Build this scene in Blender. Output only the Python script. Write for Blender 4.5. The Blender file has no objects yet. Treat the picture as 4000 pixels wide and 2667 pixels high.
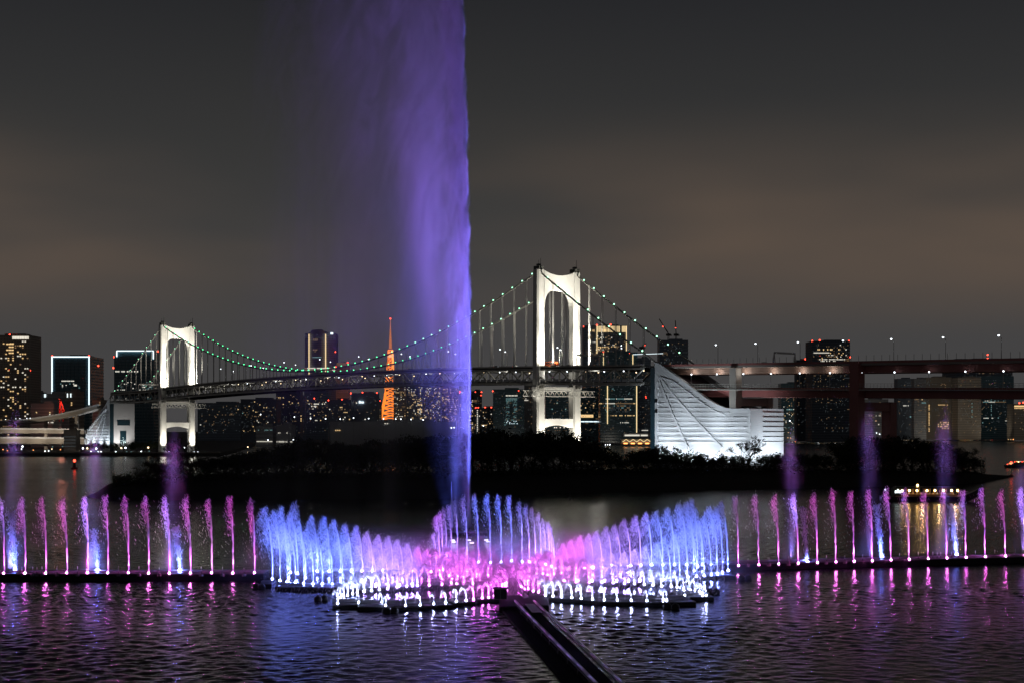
import bpy, math, random
import numpy as np
from mathutils import Vector, Matrix, noise as mnoise
random.seed(7); RNG = np.random.default_rng(7)
SC = bpy.context.scene
C = SC.collection

# ------------------------------------------------------------------ camera
F = 5400.0          # focal length in photo pixels (4000 px wide frame)
HZ = 1675.0         # horizon row
CH = 25.0           # camera height above the water, metres
cam_d = bpy.data.cameras.new('camera'); cam = bpy.data.objects.new('camera', cam_d); C.objects.link(cam)
cam.location = (0, 0, CH); cam.rotation_euler = (math.pi/2, 0, 0)
cam_d.sensor_width = 36.0; cam_d.lens = F/4000*36.0
cam_d.shift_y = (HZ-1333.5)/4000.0
cam_d.clip_start = 1.0; cam_d.clip_end = 30000.0
SC.camera = cam

# ------------------------------------------------------------------ world: overcast city night
w = bpy.data.worlds.new('World'); SC.world = w; w.use_nodes = True
nt = w.node_tree; N = nt.nodes; L = nt.links; N.clear()
out = N.new('ShaderNodeOutputWorld')
tc = N.new('ShaderNodeTexCoord'); sep = N.new('ShaderNodeSeparateXYZ'); L.new(tc.outputs['Generated'], sep.inputs[0])
ramp = N.new('ShaderNodeValToRGB'); L.new(sep.outputs['Z'], ramp.inputs[0])
cr = ramp.color_ramp
cr.elements[0].position = 0.0; cr.elements[0].color = (.060, .0585, .0595, 1)
cr.elements[1].position = 1.0; cr.elements[1].color = (.010, .010, .013, 1)
for p, c in ((.06, (.056, .0545, .055)), (.13, (.048, .047, .046)), (.20, (.036, .0357, .0352)), (.30, (.0190, .0196, .0220)), (.5, (.011, .011, .013))):
    e = cr.elements.new(p); e.color = (*c, 1)
mp = N.new('ShaderNodeMapping'); mp.inputs['Scale'].default_value = (1.0, 1.0, 4.2); mp.inputs['Location'].default_value = (1.4, .2, .1)
L.new(tc.outputs['Generated'], mp.inputs[0])
nz = N.new('ShaderNodeTexNoise'); nz.inputs['Scale'].default_value = 2.2; nz.inputs['Detail'].default_value = 3.0; nz.inputs['Roughness'].default_value = .45
L.new(mp.outputs[0], nz.inputs['Vector'])
nr = N.new('ShaderNodeMapRange'); nr.inputs['From Min'].default_value = .32; nr.inputs['From Max'].default_value = .76; nr.interpolation_type = 'SMOOTHSTEP'
L.new(nz.outputs['Fac'], nr.inputs['Value'])
band = N.new('ShaderNodeValToRGB'); L.new(sep.outputs['Z'], band.inputs[0])
band.color_ramp.interpolation = 'EASE'
band.color_ramp.elements[0].position = .055; band.color_ramp.elements[0].color = (0, 0, 0, 1)
band.color_ramp.elements[1].position = .235; band.color_ramp.elements[1].color = (0, 0, 0, 1)
e = band.color_ramp.elements.new(.128); e.color = (1, 1, 1, 1)
mul = N.new('ShaderNodeMath'); mul.operation = 'MULTIPLY'; L.new(nr.outputs[0], mul.inputs[0]); L.new(band.outputs[0], mul.inputs[1])
mix = N.new('ShaderNodeMix'); mix.data_type = 'RGBA'; L.new(mul.outputs[0], mix.inputs['Factor']); L.new(ramp.outputs[0], mix.inputs['A'])
mix.inputs['B'].default_value = (.118, .084, .062, 1)
b1 = N.new('ShaderNodeBackground'); L.new(mix.outputs['Result'], b1.inputs[0]); b1.inputs[1].default_value = 1.0
sky = N.new('ShaderNodeTexSky'); sky.sky_type = 'NISHITA'; sky.sun_disc = False
sky.sun_elevation = math.radians(-12); sky.sun_rotation = math.radians(200)
b2 = N.new('ShaderNodeBackground'); L.new(sky.outputs[0], b2.inputs[0]); b2.inputs[1].default_value = .05
add = N.new('ShaderNodeAddShader'); L.new(b1.outputs[0], add.inputs[0]); L.new(b2.outputs[0], add.inputs[1]); L.new(add.outputs[0], out.inputs['Surface'])

# ------------------------------------------------------------------ exposure / render settings
SC.view_settings.view_transform = 'Standard'; SC.view_settings.look = 'None'
SC.view_settings.exposure = 0.0; SC.view_settings.gamma = 1.0
cy = SC.cycles
cy.use_denoising = True
cy.max_bounces = 6; cy.diffuse_bounces = 2; cy.glossy_bounces = 3; cy.transmission_bounces = 3; cy.volume_bounces = 0; cy.transparent_max_bounces = 8
cy.caustics_reflective = False; cy.caustics_refractive = False
cy.sample_clamp_indirect = 20.0; cy.sample_clamp_direct = 0.0
cy.use_light_tree = True
cy.volume_max_steps = 400

# ------------------------------------------------------------------ helpers
def W(px, py, Y):
    """point of the place seen at photo pixel (px, py) at distance Y"""
    return Vector(((px-2000)*Y/F, Y, CH+(HZ-py)*Y/F))
def G(px, py, z=0.0):
    """point of a level at height z"""
    return W(px, py, (CH-z)*F/(py-HZ))
def XG(px, Y): return (px-2000)*Y/F

class MB:
    def __init__(s): s.v = []; s.f = []
    def add(s, vs, fs):
        o = len(s.v); s.v.extend([tuple(v) for v in vs]); s.f.extend([tuple(i+o for i in f) for f in fs]); return s
    def box(s, c, d, rz=0.0):
        x, y, z = d[0]/2, d[1]/2, d[2]/2; cs, sn = math.cos(rz), math.sin(rz)
        vs = []
        for dz in (-z, z):
            for dx, dy in ((-x, -y), (x, -y), (x, y), (-x, y)):
                vs.append((c[0]+dx*cs-dy*sn, c[1]+dx*sn+dy*cs, c[2]+dz))
        return s.add(vs, [(3, 2, 1, 0), (4, 5, 6, 7), (0, 1, 5, 4), (1, 2, 6, 5), (2, 3, 7, 6), (3, 0, 4, 7)])
    def beam(s, a, b, wd, ht, up=(0, 0, 1)):
        a, b = Vector(a), Vector(b); d = (b-a).normalized(); u = Vector(up)
        r = d.cross(u)
        if r.length < 1e-4: r = d.cross(Vector((1, 0, 0)))
        r.normalize(); u = r.cross(d).normalized(); r = r*wd/2; u = u*ht/2
        vs = [a-r-u, a+r-u, a+r+u, a-r+u, b-r-u, b+r-u, b+r+u, b-r+u]
        return s.add(vs, [(0, 1, 2, 3), (7, 6, 5, 4), (4, 5, 1, 0), (5, 6, 2, 1), (6, 7, 3, 2), (7, 4, 0, 3)])
    def tube(s, pts, rad, n=6, cap=True):
        pts = [Vector(p) for p in pts]; m = len(pts)
        if not hasattr(rad, '__len__'): rad = [rad]*m
        vs = []; fs = []
        for i, p in enumerate(pts):
            d = (pts[min(i+1, m-1)]-pts[max(i-1, 0)]).normalized()
            r = d.cross(Vector((0, 0, 1)))
            if r.length < .05: r = d.cross(Vector((0, 1, 0)))
            r.normalize(); u = r.cross(d)
            for k in range(n):
                a = 2*math.pi*k/n
                vs.append(p+(r*math.cos(a)+u*math.sin(a))*rad[i])
        for i in range(m-1):
            for k in range(n):
                fs.append((i*n+k, i*n+(k+1) % n, (i+1)*n+(k+1) % n, (i+1)*n+k))
        if cap: fs.append(tuple(range(n-1, -1, -1))); fs.append(tuple((m-1)*n+k for k in range(n)))
        return s.add(vs, fs)
    def quad(s, a, b, c, d): return s.add([a, b, c, d], [(0, 1, 2, 3)])
    def lathe(s, c, prof, n=10):
        vs = []; fs = []
        for r, z in prof:
            for k in range(n):
                a = 2*math.pi*k/n; vs.append((c[0]+r*math.cos(a), c[1]+r*math.sin(a), c[2]+z))
        m = len(prof)
        for i in range(m-1):
            for k in range(n): fs.append((i*n+k, i*n+(k+1) % n, (i+1)*n+(k+1) % n, (i+1)*n+k))
        fs.append(tuple(range(n-1, -1, -1))); fs.append(tuple((m-1)*n+k for k in range(n)))
        return s.add(vs, fs)
    def ball(s, c, r, n=8, m=5, sz=1.0):
        prof = [(max(.02*r, r*math.sin(math.pi*i/m)), -r*sz*math.cos(math.pi*i/m)) for i in range(m+1)]
        return s.lathe(c, prof, n)
    def prism(s, poly, off):
        """poly: list of 3D points (closed outline), off: extrusion vector"""
        n = len(poly); o = Vector(off); vs = [Vector(p) for p in poly]; vs = vs+[p+o for p in vs]
        fs = [tuple(range(n-1, -1, -1)), tuple(range(n, 2*n))]+[(i, (i+1) % n, n+(i+1) % n, n+i) for i in range(n)]
        return s.add(vs, fs)
    def mesh(s, name, loc=None, smooth=False):
        me = bpy.data.meshes.new(name)
        v = s.v if loc is None else [(a[0]-loc[0], a[1]-loc[1], a[2]-loc[2]) for a in s.v]
        me.from_pydata(v, [], s.f)
        if smooth: me.polygons.foreach_set('use_smooth', [True]*len(me.polygons))
        me.update(); return me

def tag(o, label=None, cat=None, group=None, kind=None):
    if label: o['label'] = label
    if cat: o['category'] = cat
    if group: o['group'] = group
    if kind: o['kind'] = kind
    return o
def thing(name, label, cat, loc=(0, 0, 0), group=None):
    o = bpy.data.objects.new(name, None); C.objects.link(o); o.location = loc; o.empty_display_size = .1
    return tag(o, label, cat, group)
def rootloc(p):
    v = Vector((0, 0, 0))
    while p is not None: v = v+p.location; p = p.parent
    return v
def part(name, mb, mat, parent=None, kind=None, label=None, smooth=False):
    """mb holds world coordinates; parents are only ever translated"""
    loc = rootloc(parent) if parent else Vector((0, 0, 0))
    me = mb.mesh(name, loc, smooth) if isinstance(mb, MB) else mb
    o = bpy.data.objects.new(name, me); C.objects.link(o)
    if mat is not None and not me.materials: me.materials.append(mat)
    o.parent = parent
    return tag(o, label, None, None, kind)
def inst(name, me, parent=None, loc=(0, 0, 0), scale=(1, 1, 1), rz=0.0, kind=None):
    """object on shared mesh data; loc in the parent's space"""
    o = bpy.data.objects.new(name, me); C.objects.link(o); o.parent = parent
    o.location = loc; o.scale = scale; o.rotation_euler = (0, 0, rz)
    if kind: o['kind'] = kind
    return o
def solo(name, mb, mat, label, cat, loc, group=None, smooth=False, kind=None):
    me = mb.mesh(name, loc, smooth); me.materials.append(mat)
    o = bpy.data.objects.new(name, me); C.objects.link(o); o.location = loc
    return tag(o, label, cat, group, kind)
def struct(name, mb, mat, smooth=False):
    me = mb.mesh(name, None, smooth); me.materials.append(mat)
    o = bpy.data.objects.new(name, me); C.objects.link(o); o['kind'] = 'structure'; return o
def shared(name, mb, mat, smooth=False):
    me = mb.mesh(name, None, smooth); me.materials.append(mat); return me
ONES = 'zeroth first second third fourth fifth sixth seventh eighth ninth tenth eleventh twelfth thirteenth fourteenth fifteenth sixteenth seventeenth eighteenth nineteenth'.split()
def ordw(n):
    if n < 20: return ONES[n]
    t = {2: 'twent', 3: 'thirt', 4: 'fort', 5: 'fift', 6: 'sixt'}[n//10]
    return t+'ieth' if n % 10 == 0 else t+'y-'+ONES[n % 10]

# ------------------------------------------------------------------ materials
def mat(name, col, rough=.7, metal=0.0, var=0.0, scale=.5, spec=.4, bump=0.0):
    m = bpy.data.materials.new(name); m.use_nodes = True; t = m.node_tree; b = t.nodes['Principled BSDF']
    b.inputs['Base Color'].default_value = (*col, 1); b.inputs['Roughness'].default_value = rough
    b.inputs['Metallic'].default_value = metal; b.inputs['Specular IOR Level'].default_value = spec
    if var > 0:
        n = t.nodes.new('ShaderNodeTexNoise'); n.inputs['Scale'].default_value = scale; n.inputs['Detail'].default_value = 4
        tcn = t.nodes.new('ShaderNodeTexCoord'); t.links.new(tcn.outputs['Object'], n.inputs['Vector'])
        mx = t.nodes.new('ShaderNodeMix'); mx.data_type = 'RGBA'; t.links.new(n.outputs['Fac'], mx.inputs['Factor'])
        mx.inputs['A'].default_value = (*[c*(1-var) for c in col], 1); mx.inputs['B'].default_value = (*[min(1, c*(1+var)) for c in col], 1)
        t.links.new(mx.outputs['Result'], b.inputs['Base Color'])
        if bump > 0:
            bp = t.nodes.new('ShaderNodeBump'); bp.inputs['Strength'].default_value = bump; bp.inputs['Distance'].default_value = .3
            t.links.new(n.outputs['Fac'], bp.inputs['Height']); t.links.new(bp.outputs[0], b.inputs['Normal'])
    return m
def glow(name, col, strength, sampled=False):
    m = bpy.data.materials.new(name); m.use_nodes = True; t = m.node_tree; t.nodes.clear()
    o = t.nodes.new('ShaderNodeOutputMaterial'); e = t.nodes.new('ShaderNodeEmission')
    e.inputs[0].default_value = (*col, 1); e.inputs[1].default_value = strength; t.links.new(e.outputs[0], o.inputs['Surface'])
    m.cycles.emission_sampling = 'AUTO' if sampled else 'NONE'
    return m
M = {}
M['white_steel'] = mat('painted_white_steel', (.72, .72, .69), .5, var=.16, scale=.25)
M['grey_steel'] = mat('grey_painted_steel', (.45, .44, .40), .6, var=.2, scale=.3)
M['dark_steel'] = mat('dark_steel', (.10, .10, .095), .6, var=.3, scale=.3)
M['concrete'] = mat('pale_concrete', (.55, .56, .58), .85, var=.12, scale=.12, bump=.1)
M['brown_concrete'] = mat('warm_concrete', (.32, .29, .26), .85, var=.2, scale=.1)
M['maroon'] = mat('maroon_girder_paint', (.36, .14, .13), .55, var=.25, scale=.15)
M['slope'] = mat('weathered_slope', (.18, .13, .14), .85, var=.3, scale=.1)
M['asphalt'] = mat('asphalt', (.05, .05, .05), .9, var=.2)
M['teal_glass'] = mat('teal_glass_cladding', (.012, .035, .05), .12, spec=.8)
M['earth'] = mat('dark_earth', (.028, .027, .022), .95, var=.4, scale=.2)
M['bark'] = mat('bark', (.04, .033, .028), .9)
M['leaf'] = mat('dark_foliage', (.035, .045, .022), .8)
M['bare_leaf'] = mat('dry_twigs', (.045, .038, .03), .9)
M['pontoon'] = mat('wet_black_pontoon', (.018, .018, .022), .55, var=.3, scale=.5, spec=.2)
M['deck'] = mat('wet_deck', (.10, .10, .11), .35, var=.3, scale=.4)
M['pipe'] = mat('steel_pipe', (.45, .45, .47), .3, metal=.6)
M['gang_black'] = mat('gangway_black', (.008, .008, .009), .8, spec=.05)
M['black'] = mat('black_rubber', (.012, .012, .014), .35)
M['hull'] = mat('black_hull_paint', (.02, .019, .018), .4)
M['wood'] = mat('brown_wood', (.16, .10, .06), .6, var=.3)
M['win_warm'] = glow('warm_lit_window', (1, .66, .30), .95)
M['win_dim'] = glow('dim_lit_window', (1, .62, .32), .22)
M['win_white'] = glow('white_lit_window', (1, .93, .78), .9)
M['win_cyan'] = glow('cyan_lit_window', (.45, .85, .85), .35)
M['win_faint'] = glow('faint_lit_window', (.6, .7, .75), .07)
M['outline'] = glow('white_led_line', (.8, .95, 1), 1.6)
M['gold_line'] = glow('gold_led_line', (1, .72, .36), 1.2)
M['red_lamp'] = glow('red_warning_lamp', (1, .06, .03), 6)
M['white_lamp'] = glow('white_street_lamp', (.85, .93, 1), 5)
M['warm_lamp'] = glow('warm_street_lamp', (1, .72, .42), 4)
M['orange_lamp'] = glow('orange_street_lamp', (1, .35, .10), 3)
M['green_lamp'] = glow('green_cable_lamp', (.10, 1, .38), 3.2)
M['mint_lamp'] = glow('pale_green_cable_lamp', (.36, 1, .58), 4)
M['lantern'] = glow('warm_lantern', (1, .60, .20), 16, True)
M['cabin_light'] = glow('white_cabin_light', (.8, 1, .98), 2.2)
# ================================================================== water
def water_material():
    m = bpy.data.materials.new('night_water'); m.use_nodes = True; t = m.node_tree; b = t.nodes['Principled BSDF']
    b.inputs['Base Color'].default_value = (.004, .006, .010, 1); b.inputs['Roughness'].default_value = .20
    b.inputs['IOR'].default_value = 1.33; b.inputs['Specular IOR Level'].default_value = .5
    g = t.nodes.new('ShaderNodeNewGeometry')
    hs = []
    for sc, wt, st in ((.55, 1.0, (1, 1.5, 1)), (1.5, .36, (1, 1.3, 1)), (4.0, .16, (1, 1.2, 1))):
        mpn = t.nodes.new('ShaderNodeMapping'); mpn.inputs['Scale'].default_value = st; mpn.inputs['Rotation'].default_value = (0, 0, .25)
        t.links.new(g.outputs['Position'], mpn.inputs[0])
        n = t.nodes.new('ShaderNodeTexNoise'); n.inputs['Scale'].default_value = sc; n.inputs['Detail'].default_value = 2; t.links.new(mpn.outputs[0], n.inputs['Vector'])
        k = t.nodes.new('ShaderNodeMath'); k.operation = 'MULTIPLY'; k.inputs[1].default_value = wt; t.links.new(n.outputs['Fac'], k.inputs[0]); hs.append(k)
    a = hs[0]
    for h in hs[1:]:
        s = t.nodes.new('ShaderNodeMath'); s.operation = 'ADD'; t.links.new(a.outputs[0], s.inputs[0]); t.links.new(h.outputs[0], s.inputs[1]); a = s
    # patches of calmer and rougher water
    n = t.nodes.new('ShaderNodeTexNoise'); n.inputs['Scale'].default_value = .018; n.inputs['Detail'].default_value = 2; t.links.new(g.outputs['Position'], n.inputs['Vector'])
    r = t.nodes.new('ShaderNodeMapRange'); r.inputs['From Min'].default_value = .35; r.inputs['From Max'].default_value = .65; r.inputs['To Min'].default_value = .03; r.inputs['To Max'].default_value = .12
    t.links.new(n.outputs['Fac'], r.inputs['Value'])
    bp = t.nodes.new('ShaderNodeBump'); bp.inputs['Strength'].default_value = 1.0; t.links.new(r.outputs[0], bp.inputs['Distance'])
    t.links.new(a.outputs[0], bp.inputs['Height']); t.links.new(bp.outputs[0], b.inputs['Normal'])
    return m
def build_water():
    ys = np.concatenate([np.arange(2760, 1990, -2.0), np.arange(1990, 1800, -5.0), np.array([1800, 1780, 1760, 1740, 1725, 1715, 1708, 1700, 1693, 1688, 1684])])
    xs = np.arange(-520, 4521, 8.0)
    D = CH*F/(ys-HZ)
    X = (xs[None, :]-2000)/F*D[:, None]; Y = np.repeat(D[:, None], len(xs), 1)
    Z = np.zeros_like(X); rg = np.random.default_rng(3)
    PATCH = np.clip(.75+.42*np.sin(X*.045+1.7*np.sin(Y*.031)+.6)*np.sin(Y*.052+1.3*np.sin(X*.037)+1.1)+.28*np.sin(X*.013+Y*.11+2*np.sin(X*.021)), .22, 1.35)
    for i in range(34):
        lam = .75*(1.047**i)*rg.uniform(.9, 1.1); th = rg.normal(1.7, .75); k = 2*math.pi/lam; amp = .0122*lam**.9
        fade = np.clip((lam*230-D)/(lam*110), 0, 1)[:, None]
        Z += amp*fade*np.sin(k*(X*math.cos(th)+Y*math.sin(th))+rg.uniform(0, 6.3))*PATCH
    Z *= .50
    nr_, nc = X.shape
    v = np.stack([X, Y, Z], -1).reshape(-1, 3)
    i = np.arange(nr_-1)[:, None]*nc+np.arange(nc-1)[None, :]
    f = np.stack([i, i+1, i+1+nc, i+nc], -1).reshape(-1, 4)
    # outer skirt so that the sheet runs on beyond the picture
    me = bpy.data.meshes.new('water'); me.vertices.add(len(v)); me.vertices.foreach_set('co', v.ravel().astype(np.float32))
    me.loops.add(f.size); me.loops.foreach_set('vertex_index', f.ravel().astype(np.int32))
    me.polygons.add(len(f)); me.polygons.foreach_set('loop_start', np.arange(0, f.size, 4, dtype=np.int32)); me.polygons.foreach_set('loop_total', np.full(len(f), 4, np.int32))
    me.polygons.foreach_set('use_smooth', np.ones(len(f), bool)); me.update(calc_edges=True); me.validate()
    me.materials.append(water_material())
    o = bpy.data.objects.new('water', me); C.objects.link(o); o['kind'] = 'structure'
build_water()

# ================================================================== far city ground
mb = MB()
front = [(-2600, 1292), (XG(860, 1292), 1292), (XG(900, 1420), 1420), (XG(1000, 2100), 2100), (XG(2300, 2650), 2650), (XG(3250, 3000), 3000), (XG(3300, 3600), 3600), (XG(4000, 3750), 3750), (6000, 3900)]
back = [(9000, 12000), (-9000, 12000), (-9000, 1292)]
poly = front+back
mb.add([(x, y, 3.0) for x, y in poly]+[(x, y, -2.0) for x, y in poly], [tuple(range(len(poly)))]+[(i, i+len(poly), (i+1) % len(poly)+len(poly), (i+1) % len(poly)) for i in range(len(poly))])
struct('ground', mb, mat('city_ground', (.09, .09, .085), .95, var=.3, scale=.02))
# quay wall cap along the near bank
mb = MB(); x0, x1 = -1000, XG(858, 1292); mb.box(((x0+x1)/2, 1293.0, 3.25), (x1-x0, 3.0, 1.1))
solo('quay_wall', mb, M['brown_concrete'], 'low grey quay wall along the lit bank beneath the far bridge tower', 'wall', ((x0+x1)/2, 1293, 2.7))

# ================================================================== tree-covered breakwater island
FRONT = [(340, 512), (372, 500), (430, 484), (700, 487), (1000, 490), (1800, 500), (2000, 529), (2600, 560), (3200, 587), (3700, 622), (3850, 655), (3960, 725)]
WID = [(340, 2), (430, 60), (1000, 95), (2400, 95), (2900, 75), (3200, 55), (3700, 40), (3850, 25), (3960, 4)]
def lerp(tab, x):
    return float(np.interp(x, [a for a, b in tab], [b for a, b in tab]))
def gh(px, k):
    """island height at column px, fraction k across"""
    top = lerp([(340, .3), (380, 1.5), (430, 4.6), (620, 5.2), (760, 7.0), (2000, 7.2), (3000, 7.0), (3500, 6.0), (3800, 4.5), (3960, .5)], px)
    prof = min(1, max(0, k)/.38)**.8
    if k > .8: prof *= max(0, (1-k)/.2)**.7
    return top*prof
mb = MB(); cols = list(range(340, 3961, 20)); ks = [-.05, 0, .06, .12, .2, .28, .38, .5, .65, .8, .88, .95, 1.0]
vs = []
for px in cols:
    d0 = lerp(FRONT, px); wd = lerp(WID, px)
    for k in ks:
        Y = d0+wd*k+1.5*mnoise.noise(Vector((px*.02, k*3, 0))); z = gh(px, k)*(1+.1*mnoise.noise(Vector((px*.013, k*6, 4)))) if k > 0 else (-.1 if k == 0 else -1.5)
        if k == 1.0: z = -1.0
        vs.append((XG(px, Y), Y, z))
nk = len(ks)
fs = [(i*nk+j, (i+1)*nk+j, (i+1)*nk+j+1, i*nk+j+1) for i in range(len(cols)-1) for j in range(nk-1)]
mb.add(vs, fs); isl = struct('island_terrain', mb, M['earth'], True)

# ---- trees
def branch_tree(seed, h, spread, depth, n_child, bare, leafn):
    rd = random.Random(seed); tr = MB(); lf = MB(); tips = []
    def grow(p, d, ln, r, k):
        pts = [p]; rs = [r]; q = p; dd = d
        segs = 3 if k < 2 else 2
        for i in range(segs):
            dd = (dd+Vector((rd.gauss(0, .16), rd.gauss(0, .16), rd.gauss(.03, .1)))).normalized(); q = q+dd*ln/segs; pts.append(q); rs.append(r*(1-.45*(i+1)/segs))
        tr.tube(pts, [max(q_, .055) for q_ in rs] if bare else rs, 5 if k < 2 else 3, cap=False)
        if k >= depth: tips.append((q, dd)); return
        if k >= depth-1: tips.append((q, dd))
        for i in range(n_child+(1 if k == 0 else 0)):
            a = rd.uniform(0, 6.28); sp = rd.uniform(.45, .95)*spread
            nd = (dd+Vector((math.cos(a)*sp, math.sin(a)*sp, rd.uniform(-.05, .3)))).normalized()
            grow(pts[rd.choice([1, 2, -1, -1]) if segs > 2 else -1], nd, ln*rd.uniform(.62, .82), rs[-1]*rd.uniform(.6, .8), k+1)
    grow(Vector((0, 0, -.3)), Vector((0, 0, 1)), h*.34, h*(.05 if bare else .028), 0)
    for q, d in tips:
        for i in range(leafn):
            o = q+Vector((rd.gauss(0, .55), rd.gauss(0, .55), rd.gauss(0, .42)))*(h/10)*(1.0 if not bare else .7)
            a = rd.uniform(0, 6.28); b = rd.uniform(-1.2, 1.2); s = (rd.uniform(.16, .36) if not bare else rd.uniform(.07, .15))*h/10
            u = Vector((math.cos(a)*math.cos(b), math.sin(a)*math.cos(b), math.sin(b)))*s*(1 if not bare else 4)
            v = Vector((-math.sin(a), math.cos(a), rd.uniform(-.5, .5)))*s*(.6 if not bare else .4)
            lf.add([o-u, o-v, o+u, o+v], [(0, 1, 2, 3)])
    zmax = max(v[2] for v in lf.v) if lf.v else max(v[2] for v in tr.v)
    return tr, lf, zmax
PROTO = {}
for key, args in {'oak': (1, 10, 1.0, 4, 3, False, 14), 'holm': (2, 10, .85, 4, 3, False, 16), 'thicket': (5, 10, 1.25, 4, 3, False, 15), 'alder': (9, 10, .75, 4, 3, False, 13),
                  'bare': (4, 10, .95, 5, 3, True, 3), 'bare_round': (12, 10, 1.15, 5, 3, True, 2)}.items():
    tr, lf, zm = branch_tree(*args)
    PROTO[key] = (shared('trunk_'+key, tr, M['bark']), shared('crown_'+key, lf, M['leaf'] if not args[5] else M['bare_leaf']), zm)
def tree(kind, px, ytop, Y, zb, label, group=None, wide=1.0, name='tree'):
    h = CH+(HZ-ytop)*Y/F-zb
    tr, cr_, zm = PROTO[kind]; s = max(.25, h/zm)
    e = thing(name, label, 'tree', (XG(px, Y), Y, zb), group)
    rz = random.uniform(0, 6.28)
    inst('trunk', tr, e, (0, 0, 0), (s*wide, s*wide, s), rz); inst('crown', cr_, e, (0, 0, 0), (s*wide, s*wide, s), rz)
    return e
TOPS = [(480, 1868), (520, 1835), (560, 1800), (620, 1792), (660, 1800), (700, 1790), (850, 1775), (950, 1750), (1050, 1735), (1130, 1725), (1170, 1695), (1230, 1690), (1300, 1712), (1350, 1718), (1395, 1735), (1430, 1705), (1500, 1692), (1700, 1690),
        (1850, 1672), (1930, 1662), (2030, 1672), (2110, 1668), (2180, 1662), (2230, 1670), (2290, 1708), (2340, 1728), (2400, 1745), (2430, 1775), (2470, 1752), (2530, 1735), (2580, 1722), (2650, 1742), (2700, 1758), (2800, 1775), (2900, 1772), (3000, 1765), (3080, 1770), (3170, 1752),
        (3240, 1775), (3300, 1700), (3350, 1682), (3420, 1695), (3500, 1692), (3580, 1700), (3650, 1702), (3720, 1730), (3790, 1745), (3840, 1790)]
rt = random.Random(21)
LANDMARK = [(430, 'at the low tip of the island'), (900, 'below the far bridge tower'), (1250, 'below the round-topped skyscraper'), (1700, 'below the orange lattice tower'), (2050, 'beside the main water jet'), (2320, 'before the near bridge tower'),
            (2540, 'before the glass block'), (2900, 'before the floodlit anchorage wall'), (3300, 'beneath the viaduct'), (3900, 'near the sightseeing boat')]
def lm(px):
    for a, t_ in LANDMARK:
        if px <= a+1: return t_
    return LANDMARK[-1][1]
spots = []
px = 470
while px < 3850:
    spots.append((px, 0)); px += rt.uniform(30, 44)
px = 700
while px < 3800:
    spots.append((px, 1)); px += rt.uniform(38, 58)
kinds = ['oak', 'holm', 'thicket', 'alder', 'oak', 'bare']
words_ = {'oak': 'broad dark leafy tree', 'holm': 'dense dark evergreen tree', 'thicket': 'low spreading dark tree', 'alder': 'upright dark tree with open crown', 'bare': 'leafless twiggy tree'}
cnt = {}
for px, row in sorted(spots):
    if abs(px-2930) < 30 or (row == 0 and abs(px-750) < 45): continue
    d0 = lerp(FRONT, px); wd = lerp(WID, px); k = (.42 if row == 0 else .62)+rt.uniform(-.05, .05)
    Y = d0+wd*k; zb = gh(px, k)-.2; yt = lerp(TOPS, px)+(rt.uniform(-4, 16) if row == 0 else rt.uniform(10, 40))
    kd = rt.choice(kinds) if px > 560 else 'bare'
    key = (words_[kd], lm(px), row); cnt[key] = cnt.get(key, 0)+1
    lab = f"{ordw(cnt[key])} {key[0]} {key[1]}" + (', back row' if row else ', front row')
    tree(kd, px, yt, Y, zb, lab, 'trees on the dark island', rt.uniform(1.0, 1.3))
tree('bare', 745, 1700, lerp(FRONT, 745)+20, 6.0, 'tall bare branching tree standing before the far bridge tower leg', None, 1.15)
tree('bare', 640, 1762, lerp(FRONT, 640)+22, 4.8, 'spreading leafless tree beside the island tip thicket', None, 1.2)
Yr = lerp(FRONT, 2930)+30
tree('bare_round', 2932, 1690, Yr, gh(2930, .4), 'round-crowned bare tree silhouetted against the floodlit anchorage wall', None, 1.1)
# undergrowth that nobody could count
mb = MB(); ru = random.Random(5)
for i in range(46000):
    px = ru.uniform(440, 3850); k = ru.uniform(.3, .8); d0 = lerp(FRONT, px); wd = lerp(WID, px); Y = d0+wd*k
    hmax = (2.2+2.2*mnoise.noise(Vector((px*.02, k*4, 1))))*(1 if px > 700 else .6)
    z = gh(px, k)+max(0, ru.random()**1.2*hmax*2.6); s = ru.uniform(.25, .6)
    a = ru.uniform(0, 6.28); u = Vector((math.cos(a), math.sin(a), ru.uniform(-.6, .6)))*s; v = Vector((-math.sin(a), math.cos(a), ru.uniform(-.8, .8)))*s*.6
    o = Vector((XG(px, Y), Y, z)); mb.add([o-u, o-v, o+u, o+v], [(0, 1, 2, 3)])
solo('undergrowth', mb, M['leaf'], 'dark scrub growing along the top of the island bank', 'undergrowth', (0, 560, 6), kind='stuff')
# ================================================================== suspension bridge
XF, YF = -318.6, 1314.0
DX, DY = .608, -.794          # along the bridge, from the far tower to the near one
TX, TY = .794, .608           # across, away from the camera
SPAN = 570.0
AX = Vector((DX, DY, 0)); AC = Vector((TX, TY, 0))
def B(s, t, z): return Vector((XF+DX*s+TX*t, YF+DY*s+TY*t, z))
def s_at(px, t):
    r = (px-2000)/F; x0 = XF+TX*t; y0 = YF+TY*t
    return (r*y0-x0)/(DX-r*DY)
def zat(py, s, t): return CH+(HZ-py)*B(s, t, 0).y/F
def deck_z(s):
    """top of the upper deck"""
    return 61.5+5.2*max(0, 1-((s-285)/330)**2) if s < 620 else 61.2-(s-620)*.020
TH = 9.6   # truss depth
CW = 14.5  # half distance between the cables
SE0, SE1 = -128.0, 672.0
bridge = thing('suspension_bridge', 'white floodlit suspension bridge with two portal towers and green-lit cables across the bay', 'bridge', B(285, 0, 0))
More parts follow.
